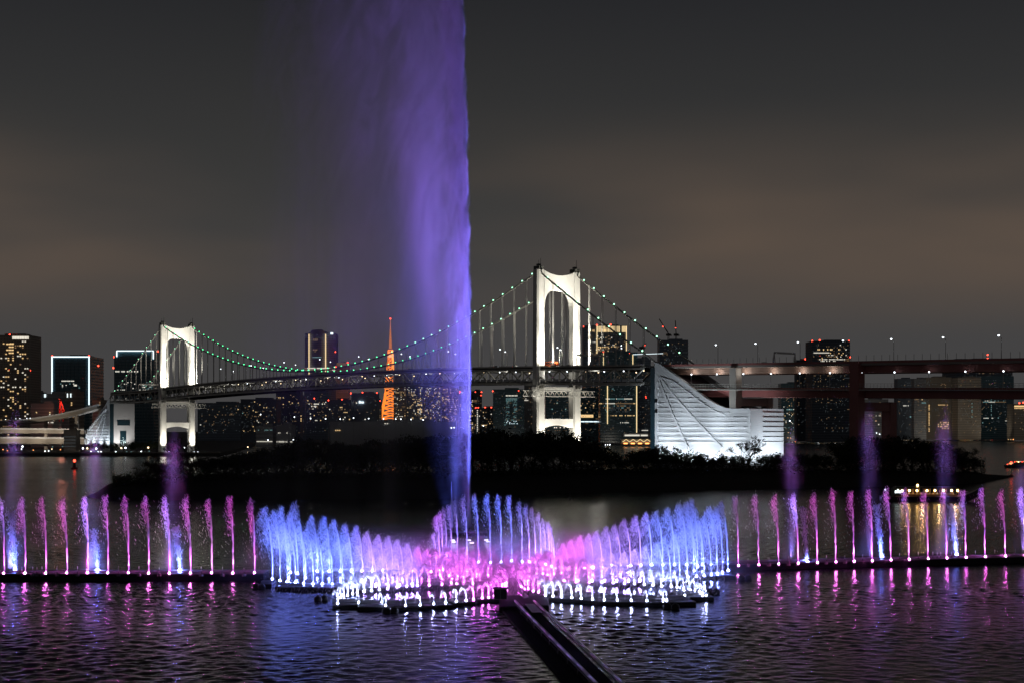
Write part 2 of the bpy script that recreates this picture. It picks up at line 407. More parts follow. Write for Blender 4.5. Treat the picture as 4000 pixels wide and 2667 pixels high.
def cable_z(s):
    if 0 <= s <= SPAN: return 70.3+(122.5-70.3)*((s-285)/285)**2
    if s > SPAN:
        k = (s-SPAN)/(SE1+6-SPAN); return 122.5+(60.5-122.5)*k-6*k*(1-k)
    k = -s/(-(SE0-6)); return 122.5+(55.5-122.5)*k-6*k*(1-k)
# ---- towers
def tower(s0):
    tw = MB(); legs = []
    lw, ld = 6.4, 6.2        # across, along
    t_ob = bpy.data.objects.new('tower', None); C.objects.link(t_ob); t_ob.parent = bridge; t_ob.location = B(s0, 0, 0)-bridge.location
    for sg in (-1, 1):
        m_ = MB()
        rings = []
        ch = 1.0
        for z, k in ((-2, 1.06), (3, 1.06), (3.01, 1.0), (52, .98), (100, .93), (123.0, .90)):
            c = B(s0, sg*(CW-.0), z); a, b = lw*k/2, ld*k/2
            ring = []
            for u, v in ((-a, -b+ch), (-a+ch, -b), (a-ch, -b), (a, -b+ch), (a, b-ch), (a-ch, b), (-a+ch, b), (-a, b-ch)):
                ring.append(c+AC*u+AX*v)
            rings.append(ring)
        vs = [p for r_ in rings for p in r_]; fs = []
        for i in range(len(rings)-1):
            for k in range(8): fs.append((i*8+k, i*8+(k+1) % 8, (i+1)*8+(k+1) % 8, (i+1)*8+k))
        fs.append(tuple(range(len(vs)-8, len(vs)))); m_.add(vs, fs); part('leg', m_, M['white_steel'], t_ob)
        m_ = MB(); m_.box(B(s0, sg*CW, 124.3), (3.6, 5.6, 2.0), math.atan2(TY, TX)); m_.box(B(s0, sg*CW, 126.2), (1.8, 2.4, 1.0), math.atan2(TY, TX))
        m_.beam(B(s0, sg*CW+1.5, 125), B(s0, sg*CW+1.5, 131), .25, .25); m_.beam(B(s0+1.8, sg*CW-1.5, 125), B(s0+1.8, sg*CW-1.5, 129), .2, .2)
        part('cable_saddle', m_, M['dark_steel'], t_ob)
    # portal strut with the rounded opening
    m_ = MB(); n = 36; hw = CW-2.6; top = []; bot = []
    for i in range(n+1):
        t = -hw+2*hw*i/n; a = abs(t)/hw
        zt = 120.2+2.6*a*a
        fl = max(0, (a-.46)/.54); zb = 110.9-10.5*(1-math.sqrt(max(0, 1-fl**2.1)))-1.0*a*a
        top.append((t, zt)); bot.append((t, zb))
    for i in range(n):
        vs = []
        for v in (-2.45, 2.45):
            for (t, z) in (bot[i], bot[i+1], top[i+1], top[i]): vs.append(B(s0+v, t, z))
        m_.add(vs, [(0, 1, 2, 3), (7, 6, 5, 4), (4, 5, 1, 0), (3, 2, 6, 7)])
    part('portal_strut', m_, M['white_steel'], t_ob)
    # lower strut, arched underside
    m_ = MB()
    for i in range(20):
        q = []
        for v in (-2.1, 2.1):
            for k, tb in ((i, 1), (i+1, 1), (i+1, 0), (i, 0)):
                t = -hw+2*hw*k/20; a = (t/hw)**2
                q.append(B(s0+v, t, (31.5 if tb == 0 else 27.6-1.9*a) if True else 0))
        m_.add(q, [(0, 1, 2, 3), (7, 6, 5, 4), (4, 5, 1, 0), (3, 2, 6, 7)])
    part('lower_strut', m_, M['white_steel'], t_ob)
    # strut under the deck and the lattice service gallery
    m_ = MB(); m_.beam(B(s0, -CW-4, 50.4), B(s0, CW+4, 50.4), 4.0, 1.6); part('deck_strut', m_, M['white_steel'], t_ob)
    m_ = MB()
    for v in (-4.4, 4.4):
        m_.beam(B(s0+v, -CW-9, 48.8), B(s0+v, CW+13, 48.8), .5, .5); m_.beam(B(s0+v, -CW-9, 45.4), B(s0+v, CW+13, 45.4), .5, .5)
        t = -CW-9
        while t < CW+11:
            m_.beam(B(s0+v, t, 45.4), B(s0+v, t+1.8, 48.8), .28, .28); m_.beam(B(s0+v, t+1.8, 48.8), B(s0+v, t+3.6, 45.4), .28, .28); t += 3.6
    part('service_gallery', m_, M['white_steel'], t_ob, kind='stuff')
    m_ = MB(); m_.box(B(s0, 0, .8), (44, 20, 5), math.atan2(TY, TX)); part('pier_base', m_, M['concrete'], t_ob)
    return t_ob
T_FAR = tower(0.0); T_NEAR = tower(SPAN)
# ---- main cables
for t in (-CW, CW):
    m_ = MB(); ss = list(np.linspace(SE0-4, 0, 18))+list(np.linspace(0, SPAN, 61))[1:]+list(np.linspace(SPAN, SE1+4, 16))[1:]
    m_.tube([B(s, t, cable_z(s)) for s in ss], .55, 8); part('main_cable', m_, M['grey_steel'], bridge, smooth=True)
# ---- hangers: each one a pair of ropes
HS = [s for s in np.arange(12, SPAN-8, 12.4)]+[s for s in np.arange(SPAN+14, SE1-18, 12.4)]+[s for s in np.arange(-14, SE0+20, -12.4)]
for t in (-CW, CW):
    for s in HS:
        zt, zb = cable_z(s)-.3, deck_z(s)+.4
        if zt-zb < 1.5: continue
        m_ = MB()
        for v in (-.55, .55): m_.beam(B(s+v, t, zb), B(s+v, t, zt), .27, .27, (1, 0, 0))
        m_.box(B(s, t, zt+.1), (.9, 1.7, .9), math.atan2(TY, TX))
        part('hanger', m_, M['white_steel'], bridge)
# ---- cable lamps
lamp_ball = MB(); lamp_ball.ball((0, 0, 0), .44, 8, 5)
CL_G = shared('cable_lamp_green', lamp_ball, M['green_lamp']); CL_M = shared('cable_lamp_pale', lamp_ball, M['mint_lamp'])
for t in (-CW, CW):
    for s in list(np.arange(-118, -6, 10.1))+list(np.arange(8, SPAN-4, 10.1))+list(np.arange(SPAN+9, SE1-2, 9.4)):
        me = CL_G if 5 < s < 430 else CL_M
        inst('cable_lamp', me, bridge, B(s, t, cable_z(s)+.95)-bridge.location)
# ---- double-deck stiffening truss
PANEL = 12.4
ss = [SE0+PANEL*i for i in range(int((SE1-SE0)/PANEL)+1)]
for nm, z0, wd, th in (('upper_deck', -.7, 30.0, 1.1), ('lower_deck', -TH+.6, 30.0, .9)):
    m_ = MB()
    for a, b in zip(ss[:-1], ss[1:]):
        for q in ((a, b),):
            vs = []
            for s in q:
                for t, z in ((-wd/2, z0), (wd/2, z0), (wd/2, z0+th), (-wd/2, z0+th)): vs.append(B(s, t, deck_z(s)+z))
            m_.add(vs, [(0, 3, 2, 1), (4, 5, 6, 7), (0, 1, 5, 4), (1, 2, 6, 5), (2, 3, 7, 6), (3, 0, 4, 7)])
    part(nm, m_, M['asphalt'], bridge)
for t in (-CW-.6, CW+.6):
    for nm, zz, h in (('upper_chord', -1.2, 1.1), ('lower_chord', -TH, 1.2)):
        m_ = MB()
        for a, b in zip(ss[:-1], ss[1:]): m_.beam(B(a, t, deck_z(a)+zz), B(b, t, deck_z(b)+zz), .9, h)
        part(nm, m_, M['grey_steel'], bridge)
    m_ = MB()
    for a, b in zip(ss[:-1], ss[1:]):
        m_.beam(B(a, t, deck_z(a)+1.35), B(b, t, deck_z(b)+1.35), .12, .12); m_.beam(B(a, t, deck_z(a)+.55), B(b, t, deck_z(b)+.55), .10, .9)
        for k in range(4): s = a+PANEL*k/4; m_.beam(B(s, t, deck_z(s)), B(s, t, deck_z(s)+1.4), .12, .12, (1, 0, 0))
    part('railing', m_, M['grey_steel'], bridge, kind='stuff')
m_b = MB()
for i, (a, b) in enumerate(zip(ss[:-1], ss[1:])):
    for t in (-CW-.6, CW+.6):
        zu, zl = -1.2, -TH
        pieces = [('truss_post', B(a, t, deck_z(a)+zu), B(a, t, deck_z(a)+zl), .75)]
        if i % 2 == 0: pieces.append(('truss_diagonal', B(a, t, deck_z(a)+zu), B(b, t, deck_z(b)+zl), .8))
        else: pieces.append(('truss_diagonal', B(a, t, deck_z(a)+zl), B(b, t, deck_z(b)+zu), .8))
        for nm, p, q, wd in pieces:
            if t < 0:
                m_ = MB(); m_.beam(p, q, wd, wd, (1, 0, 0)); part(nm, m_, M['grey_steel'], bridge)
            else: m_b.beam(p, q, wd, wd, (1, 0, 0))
    m_b.beam(B(a, -CW, deck_z(a)-1.6), B(a, CW, deck_z(a)-1.6), .6, 1.0); m_b.beam(B(a, -CW, deck_z(a)-TH-.1), B(a, CW, deck_z(a)-TH-.1), .6, 1.1)
    m_b.beam(B(a, -CW, deck_z(a)-TH-.3), B(b, CW, deck_z(b)-TH-.3), .35, .35)
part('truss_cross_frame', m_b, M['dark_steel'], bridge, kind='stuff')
# pale inspection panels on the lower deck edge towards the near tower
m_ = MB()
for s in np.arange(300, SE1-10, 6.2):
    m_.beam(B(s+.5, -CW-1.2, deck_z(s)-TH+1.75), B(s+5.4, -CW-1.2, deck_z(s)-TH+1.75), .12, 1.5)
part('edge_panel', m_, M['concrete'], bridge, kind='stuff')
m_ = MB()
for a, b in zip(ss[:-1], ss[1:]): m_.beam(B(a, -CW-2.3, deck_z(a)-TH-.9), B(b, -CW-2.3, deck_z(b)-TH-.9), 1.0, .5)
part('maintenance_rail', m_, M['white_steel'], bridge)
# lamps under the upper deck
lb = MB(); lb.ball((0, 0, 0), .34, 8, 4); DL = shared('deck_lamp', lb, M['white_lamp']); DW = shared('deck_lamp_warm', lb, M['warm_lamp'])
for i, s in enumerate(np.arange(150, SE1-6, 17.0)):
    inst('deck_lamp', DL if i % 3 else DW, bridge, B(s, -10, deck_z(s)-2.3)-bridge.location)
    if i % 2 == 0: inst('deck_lamp', DW, bridge, B(s+7, 9, deck_z(s)-2.6)-bridge.location)

def spot(name, loc, aim, power, col, size=40, blend=.6, rad=.5, parent=None):
    d = bpy.data.lights.new(name, 'SPOT'); d.energy = power; d.color = col; d.spot_size = math.radians(size); d.spot_blend = blend; d.shadow_soft_size = rad
    o = bpy.data.objects.new(name, d); C.objects.link(o)
    o.rotation_euler = (Vector(aim)-Vector(loc)).to_track_quat('-Z', 'Y').to_euler()
    o.location = Vector(loc)-(rootloc(parent) if parent else Vector((0, 0, 0))); o.parent = parent
    return o
def point(name, loc, power, col, rad=.3, parent=None):
    d = bpy.data.lights.new(name, 'POINT'); d.energy = power; d.color = col; d.shadow_soft_size = rad
    o = bpy.data.objects.new(name, d); C.objects.link(o); o.location = Vector(loc)-(rootloc(parent) if parent else Vector((0, 0, 0))); o.parent = parent; return o
WARM = (1, .93, .80)
KT = .34
for s0 in (0.0, SPAN):
    for sg in (-1, 1):
        spot('tower_floodlight', B(s0+20, sg*10, deck_z(s0)+2), B(s0, sg*CW, 82), 3.4e5*KT, WARM, 92, .6, parent=bridge)
        spot('tower_floodlight', B(s0+34, sg*8, deck_z(s0)+2), B(s0, sg*9, 118), 5.5e5*KT, WARM, 44, .8, parent=bridge)
        spot('tower_floodlight', B(s0+13, sg*(CW), 4.5), B(s0, sg*CW, 28), (3.6e5 if s0 > 1 else 1.7e5)*KT, WARM, 75, .8, parent=bridge)
        spot('tower_floodlight', B(s0-16, sg*10, deck_z(s0)+2), B(s0, sg*CW, 96), 1.2e5*KT, WARM, 60, .8, parent=bridge)
for s in np.arange(90, SE1-20, 44):
    point('truss_light', B(s, -8, deck_z(s)-3.2), 3500, (1, .95, .85), 1.2, bridge)
spot('gallery_floodlight', B(SPAN+5, -CW-9, 43.5), B(SPAN+3, 0, 60), 1.2e3, WARM, 120, .7, parent=bridge)

# ================================================================== anchorages
def profile_wall(ob, pts, t0, t1, m, name='wall'):
    """pts (s, z) outline from the low end to the high end; base added"""
    poly = [B(pts[0][0], t0, -1.5)]+[B(s, t0, z) for s, z in pts]+[B(pts[-1][0], t0, -1.5)]
    m_ = MB(); m_.prism(poly, AC*(t1-t0)); return part(name, m_, m, ob)
TA0, TA1 = -15.5, 11.0
sl, sr = s_at(2556, TA0), s_at(2922, TA0)
anch = thing('bridge_anchorage', 'huge floodlit white anchorage wall with curved slope and ribbed face beside the viaduct', 'anchorage', B((sl+sr)/2, -2, 0))
curve = [(2556, 1414), (2575, 1420), (2600, 1438), (2640, 1466), (2690, 1502), (2730, 1533), (2765, 1558), (2800, 1578), (2830, 1590), (2860, 1594), (2922, 1594)]
pts = [(s_at(a, TA0), zat(b, s_at(a, TA0), TA0)) for a, b in curve]
profile_wall(anch, pts, TA0, TA0+2.2, M['concrete'], 'near_wall')
profile_wall(anch, pts, TA1-2.2, TA1, M['concrete'], 'far_wall')
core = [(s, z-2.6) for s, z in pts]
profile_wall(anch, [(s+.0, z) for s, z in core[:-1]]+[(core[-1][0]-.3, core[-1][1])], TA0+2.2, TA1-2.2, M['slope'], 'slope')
m_ = MB()   # end wall facing along the viaduct
m_.prism([B(sr, TA0+.01, -1.5), B(sr, TA0+.01, pts[-1][1]), B(sr, TA1-.01, pts[-1][1]), B(sr, TA1-.01, -1.5)], AX*.6); part('end_wall', m_, M['concrete'], anch)
for k, (ta, tb) in enumerate(((TA0, TA0+9.5),)):
    m_ = MB(); m_.prism([B(sr+.6, ta, -1.4), B(sr+.6, ta, pts[-1][1]-.1), B(sr+.6, tb, pts[-1][1]-.1), B(sr+.6, tb, -1.4)], AX*.9); part('corner_pilaster', m_, M['concrete'], anch)
m_ = MB(); s_a = s_at(2541, TA0-.3); m_.prism([B(s_a, TA0-.4, 0), B(s_a, TA0-.4, zat(1437, sl, TA0)), B(sl+.4, TA0-.4, zat(1437, sl, TA0)), B(sl+.4, TA0-.4, 0)], AC*8); part('glazed_shaft', m_, M['teal_glass'], anch)
def rib(a, b, h=.44, d=.38, nm='rib', t=TA0, par=None, mt='concrete', up=(0, 0, 1)):
    (pa, ya), (pb, yb) = a, b; sa, sb = s_at(pa, t), s_at(pb, t)
    A_, B_ = B(sa, t-d/2+.05, zat(ya, sa, t)), B(sb, t-d/2+.05, zat(yb, sb, t))
    m_ = MB(); m_.beam(A_, B_, d, h); part(nm, m_, M[mt], par or anch)
def curve_x(y, off=28):
    xs_ = [c[0] for c in curve[:-1]]; ys_ = [c[1]+off for c in curve[:-1]]
    return float(np.interp(y, ys_, xs_))
RY = [1494, 1514, 1534, 1554, 1573, 1592, 1610, 1629, 1648, 1667, 1687, 1706, 1725]
for y in RY:
    rib((2572, y), (curve_x(y+14)-8 if y < 1612 else 2919, y))
rib((2571, 1488), (2571, 1748), .5, .4, 'border_rib', up=(1, 0, 0))
for a, b in (((2574, 1473), (2690, 1748)), ((2580, 1471), (2822, 1748))):
    n = 6
    for i in range(n):   # slightly curved diagonal fins
        k0, k1 = i/n, (i+1)/n
        f = lambda k: (a[0]+(b[0]-a[0])*k**1.12, a[1]+(b[1]-a[1])*k)
        rib(f(k0), f(k1), 1.0, .5, 'diagonal_fin')
prev = None
for y in np.linspace(1472, 1618, 12):
    p = (curve_x(y)+0 if y > 1475 else 2582, y)
    if prev: rib(prev, p, .45, .45, 'curved_border_rib')
    prev = p
for y in RY[6:]:   # ribs on the end wall
    z = zat(y, sr, TA0); m_ = MB(); m_.beam(B(sr+.9, TA0+9.5, z), B(sr+.8, TA1, z), .3, .28); part('rib', m_, M['concrete'], anch)
for y0 in (1556, 1596):
    m_ = MB(); s0_, s1_ = s_at(2558, TA0), s_at(2570, TA0); m_.prism([B(s0_, TA0-.06, zat(y0, s0_, TA0)), B(s1_, TA0-.06, zat(y0, s1_, TA0)), B(s1_, TA0-.06, zat(y0+15, s1_, TA0)), B(s0_, TA0-.06, zat(y0+15, s0_, TA0))], AC*.05); part('vent_opening', m_, M['black'], anch)
COOL = (.82, .92, 1)
for k, s in enumerate(np.linspace(sl+1, sr-2, 13)):
    spot('wall_floodlight', B(s, TA0-4.2, 5.0), B(s, TA0, 27), 0.8e4, COOL, 100, .6, .3, anch)
for k, t in enumerate((TA0+3, -4, TA1-3)):
    spot('wall_floodlight', B(sr+13, t, 5.0), B(sr, t, 22), 1.7e4, COOL, 100, .6, .3, anch)
for s in (sl+12, sl+38, sl+60):
    spot('wall_floodlight', B(s, TA0-26, 5.0), B(s, TA0, 34), 4.5e4, COOL, 70, .8, .4, anch)

# far anchorage
sl2, sr2 = s_at(335, TA0), s_at(428, TA0)
anc2 = thing('bridge_anchorage', 'grey far anchorage with slanting ribbed side and glazed end wall beyond the far tower', 'anchorage', B((sl2+sr2)/2, -2, 0))
curve2 = [(335, 1683), (352, 1664), (372, 1638), (392, 1608), (410, 1583), (421, 1562), (428, 1557)]
pts2 = [(s_at(a, TA0), zat(b, s_at(a, TA0), TA0)) for a, b in curve2]
profile_wall(anc2, pts2, TA0, TA1, M['concrete'], 'wall')
def rib2(a, b, nm='rib', h=.7): rib(a, b, h, .8, nm, TA0, anc2)
for y in (1618, 1630, 1642, 1653, 1664, 1676, 1688, 1699, 1711, 1722):
    x0 = float(np.interp(y+6, [c[1] for c in curve2[::-1]], [c[0] for c in curve2[::-1]])); rib2((max(x0+6, 337), y), (424, y))
rib2((416, 1592), (345, 1684), 'diagonal_fin', .9); rib2((416, 1594), (362, 1724), 'diagonal_fin', .9); rib2((417, 1600), (393, 1722), 'diagonal_fin', .9)
def endq(ta, tb, za, zb, out, m, nm):
    m_ = MB(); m_.prism([B(sr2+.02, ta, za), B(sr2+.02, ta, zb), B(sr2+.02, tb, zb), B(sr2+.02, tb, za)], AX*out); part(nm, m_, m, anc2)
endq(TA0+.3, TA0+4.2, 2, 52, .5, M['teal_glass'], 'glazed_shaft')
endq(TA0+8, TA1-5, 29.0, 34.5, .25, M['teal_glass'], 'window_band')
endq(TA0+11, TA1-9, 9.0, 23.5, .25, M['teal_glass'], 'glass_front')
m_ = MB(); rr = random.Random(3)
for i in range(60):
    t = rr.uniform(TA0+11.5, TA1-9.5); z = 9+abs(rr.gauss(0, 2.3)); m_.box(B(sr2+.35, t, z), (.45, .1, .45), math.atan2(TY, TX))
part('lit_pane', m_, M['cabin_light'], anc2, kind='stuff')
for i, s in enumerate(np.linspace(sl2+6, sr2-4, 4)):
    spot('wall_floodlight', B(s, TA0-9, 4.5), B(s, TA0, 26), 2.2e4, COOL, 90, .7, .3, anc2)
spot('wall_floodlight', B(sr2+16, -8, 4.5), B(sr2, -3, 24), 3.0e4, (1, .95, .88), 90, .7, .3, anc2)

# ================================================================== approach viaduct beyond the near anchorage
VS0, VS1 = 676.0, 960.0; M['rust_girder'] = mat('rust_brown_girder', (.42, .27, .21), .6, var=.2, scale=.2)
via = thing('viaduct', 'double-deck maroon approach viaduct with lamps under its upper deck, running past the anchorage', 'viaduct', B(800, 0, 0))
def vz(s, lvl): return (61.2-(s-620)*.024 if lvl else 49.6-(s-620)*.024)
vs_ = list(np.arange(VS0, VS1+1, 14))
def strip(nm, za, zb, t0, t1, m, kind=None, lvl=1, seg=None):
    m_ = MB()
    for a, b in zip((seg or vs_)[:-1], (seg or vs_)[1:]):
        q = []
        for s in (a, b):
            for t, z in ((t0, za), (t1, za), (t1, zb), (t0, zb)): q.append(B(s, t, vz(s, lvl)+z))
        m_.add(q, [(0, 3, 2, 1), (4, 5, 6, 7), (0, 1, 5, 4), (1, 2, 6, 5), (2, 3, 7, 6), (3, 0, 4, 7)])
    part(nm, m_, m, via, kind)
strip('upper_road', -1.2, -.2, -14.0, 12.0, M['brown_concrete']); strip('upper_girder', -4.6, -1.2, -10.5, 8.5, M['rust_girder'], seg=vs_[:10]); strip('upper_girder', -4.6, -1.2, -10.5, 8.5, M['maroon'], seg=vs_[9:]); strip('upper_parapet', -.2, .9, -14.0, -13.7, M['maroon'])
strip('lower_road', -1.0, -.2, -14.0, 12.0, M['maroon'], lvl=0); strip('lower_girder', -5.0, -1.0, -10.5, 8.5, M['maroon'], lvl=0)
strip('footway_slab', -1.5, -1.0, -15.5, -14.0, M['grey_steel'], lvl=0)
m_ = MB()
for s in np.arange(VS0, VS1, 2.0):
    m_.beam(B(s, -15.3, vz(s, 0)-1), B(s, -15.3, vz(s, 0)+1.7), .09, .09, (1, 0, 0))
for z in (-.2, .7, 1.7):
    for a, b in zip(vs_[:-1], vs_[1:]): m_.beam(B(a, -15.3, vz(a, 0)+z), B(b, -15.3, vz(b, 0)+z), .09, .12)
part('footway_railing', m_, M['grey_steel'], via, 'stuff')
for s in np.arange(VS0+3, VS1, 4.5):
    m_ = MB(); m_.beam(B(s, -13.9, vz(s, 1)+.9), B(s, -13.9, vz(s, 1)+3.6), .14, .14, (1, 0, 0)); part('fence_post', m_, M['dark_steel'], via)
for i, s in enumerate(np.arange(VS0+6, VS1, 19.0)):
    m_ = MB(); m_.beam(B(s, -13.2, vz(s, 0)-.2), B(s, -13.2, vz(s, 1)-4.4), .16, .16, (1, 0, 0)); lpo = part('lamp_post', m_, M['pipe'], via)
    inst('lamp', DL, lpo, B(s, -13.0, vz(s, 1)-4.6)-via.location, (1.1, 1.1, 1.1))
    if s < 800: point('under_deck_light', B(s, -12.9, vz(s, 1)-3.6), 300, (1, .96, .9), .3, via)
def pier(sp, tl, tr, cw, cd, cross_z, top0, z0, mt, label_l='column'):
    for t, ztop in ((tl, top0), (tr, cross_z+4)):
        m_ = MB(); c = B(sp, t, (z0+ztop)/2); m_.box(c, (cw, cd, ztop-z0), math.atan2(TY, TX)); part('column', m_, mt, via)
    m_ = MB(); m_.box(B(sp, (tl+tr)/2, cross_z+1.6), (abs(tr-tl)-cw*.2, cd*.9, 4.2), math.atan2(TY, TX)); part('crossbeam', m_, mt, via)
s1_ = s_at(2873, -13.0); pier(s1_, -13.0, 11.5, 4.4, 4.6, vz(s1_, 0)-9.2, vz(s1_, 1)-1.5, 35.0, M['brown_concrete'])
s2_ = s_at(3350, -13.0); pier(s2_, -13.4, 11.0, 4.9, 5.2, vz(s2_, 0)-10.8, vz(s2_, 1)+.5, -1.0, M['maroon'])
s3_ = s_at(4150, -13.0); pier(s3_, -13.4, 11.0, 4.9, 5.2, vz(s3_, 0)-10.8, vz(s3_, 1)+.5, -1.0, M['maroon'])

# ================================================================== street lamps, gantries and vehicles on the decks
lp = MB(); lp.tube([(0, 0, 0), (0, 0, 10.5), (-.9, 0, 11.2)], [.16, .11, .09], 6); LPOLE = shared('pole', lp, M['grey_steel'])
lh = MB(); lh.ball((-1.1, 0, 11.1), .42, 8, 4, .7); LHEAD = shared('lamp_head', lh, M['white_lamp'])
def street_lamp(p, label, group, sc=1.0):
    e = thing('street_lamp', label, 'street lamp', p, group); inst('pole', LPOLE, e, (0, 0, 0), (sc,)*3); inst('lamp_head', LHEAD, e, (0, 0, 0), (sc,)*3); return e
n = 0
for s in np.arange(95, 668, 29.0):
    n += 1; street_lamp(B(s, 13.4 if n % 2 else -12.8, deck_z(s)+.4), f'tall white street lamp on the bridge deck, {ordw(n)} from the far tower', 'street lamps on the bridge', 1.05)
n = 0
for s in np.arange(697, 958, 29.5):
    n += 1; street_lamp(B(s, 11.6, vz(s, 1)-.2), f'tall white street lamp on the viaduct, {ordw(n)} from the anchorage', 'street lamps on the viaduct', 1.12)
def gantry(s, z, label, t0=-12.5, t1=12.5, hgt=7.0):
    e = thing('sign_gantry', label, 'sign gantry', B(s, 0, z))
    for t in (t0, t1): m_ = MB(); m_.beam(B(s-.8, t, z), B(s, t, z+hgt), .5, .5, (1, 0, 0)); m_.beam(B(s+.8, t, z), B(s, t, z+hgt), .4, .4, (1, 0, 0)); part('post', m_, M['white_steel'], e)
    m_ = MB(); m_.beam(B(s, t0, z+hgt), B(s, t1, z+hgt), .6, 1.0); part('crossbar', m_, M['white_steel'], e)
gantry(SPAN+34, deck_z(SPAN+34)+.4, 'pale overhead gantry on the bridge just beyond the near tower')
gantry(s_at(3055, 0), vz(s_at(3055, 0), 1)-.2, 'pale overhead gantry spanning the upper viaduct road', -6, 10, 6.5)
gantry(-62, deck_z(-62)+.4, 'small gantry on the bridge deck behind the far tower')
VM = {'w': mat('white_vehicle_paint', (.7, .7, .7), .3), 'o': mat('orange_vehicle_paint', (.55, .10, .03), .3), 'd': mat('dark_vehicle_paint', (.05, .05, .06), .25), 'g': mat('dark_vehicle_glass', (.01, .012, .015), .08), 't': M['black']}
def vehicle(s, t, z, ln, ht, wd, paint, label, cat, lights='r'):
    e = thing(cat.replace(' ', '_'), label, cat, B(s, t, z)); P_ = lambda u, v, w_: B(s+u, t+v, z+w_)
    if cat == 'car': prof = [(-ln/2, .35), (-ln/2, .85), (-ln*.33, .95), (-ln*.2, ht), (ln*.18, ht), (ln*.34, .95), (ln/2, .8), (ln/2, .35)]
    else: prof = [(-ln/2, .45), (-ln/2, ht-.15), (-ln/2+.3, ht), (ln*.36, ht), (ln*.42, ht*.88), (ln*.47, ht*.52), (ln/2, ht*.42), (ln/2, .45)]
    m_ = MB(); m_.prism([P_(u, -wd/2, w_) for u, w_ in prof], AC*wd); part('body', m_, VM[paint], e)
    m_ = MB()
    for v in (-wd/2-.02, wd/2+.02): m_.quad(P_(-ln*.40 if cat != 'car' else -ln*.2, v, ht*.60), P_(ln*.38 if cat != 'car' else ln*.2, v, ht*.60), P_(ln*.34 if cat != 'car' else ln*.14, v, ht*.88), P_(-ln*.40 if cat != 'car' else -ln*.16, v, ht*.88))
    part('window', m_, VM['g'], e)
    for u in (-ln*.32, ln*.3):
        for v in (-wd/2+.12, wd/2-.12):
            m_ = MB(); m_.tube([P_(u, v-.13, .36), P_(u, v+.13, .36)], .36, 10); part('wheel', m_, VM['t'], e)
    m_ = MB()
    for v in (-wd*.36, wd*.36): m_.box(P_(-ln/2-.04, v, .8), (.3, .1, .22), math.atan2(TY, TX))
    part('tail_lamp', m_, M['red_lamp'], e)
    m_ = MB()
    for v in (-wd*.36, wd*.36): m_.box(P_(ln/2+.04, v, .65), (.34, .1, .24), math.atan2(TY, TX))
    part('headlamp', m_, M['white_lamp'], e)
zt = lambda s: deck_z(s)+.42
vehicle(SPAN+5, -8, zt(SPAN+5), 11.0, 3.4, 2.5, 'o', 'orange and white rescue truck on the deck beside the near tower', 'truck')
vehicle(SPAN+22, -8, zt(SPAN+22), 4.5, 1.45, 1.8, 'w', 'pale car ahead of the orange truck on the bridge', 'car')
for i, (s, p) in enumerate(((300, 'd'), (345, 'w'), (418, 'd'), (455, 'w'), (520, 'd'), (540, 'w'))):
    vehicle(s, -9.5, zt(s), 4.6, 1.5, 1.8, p, f"{'dark' if p == 'd' else 'pale'} car with red tail lamps on the main span, {ordw(i+1)} from mid span", 'car')
vehicle(s_at(2985, -8), -8, vz(s_at(2985, -8), 1)-.18, 4.7, 1.6, 1.85, 'd', 'dark car on the upper viaduct road near the gantry', 'car')
# ================================================================== city
WALLS = {'conc': mat('facade_grey_concrete', (.42, .43, .44), .8, var=.15, scale=.03), 'tile': mat('facade_brown_tile', (.34, .29, .25), .8, var=.2, scale=.03), 'blue': mat('facade_blue_grey', (.24, .29, .36), .6, var=.2, scale=.03),
         'teal': mat('facade_teal_glass', (.06, .16, .21), .25, var=.2, scale=.05, spec=.8), 'beige': mat('facade_beige', (.55, .48, .39), .8, var=.15, scale=.03), 'dark': mat('facade_dark', (.11, .14, .18), .6, var=.25, scale=.03)}
BANDM = {'conc': mat('floor_edge_grey', (.6, .6, .6), .8), 'tile': mat('floor_edge_brown', (.5, .44, .38), .8), 'blue': mat('floor_edge_blue', (.34, .41, .5), .7), 'teal': mat('mullion_teal', (.11, .22, .28), .4), 'beige': mat('floor_edge_beige', (.75, .66, .55), .8), 'dark': mat('floor_edge_dark', (.2, .23, .28), .7)}
RB = MB(); RB.ball((0, 0, 0), 1.0, 6, 4); RED = shared('warning_lamp', RB, M['red_lamp'])
ALLB = []
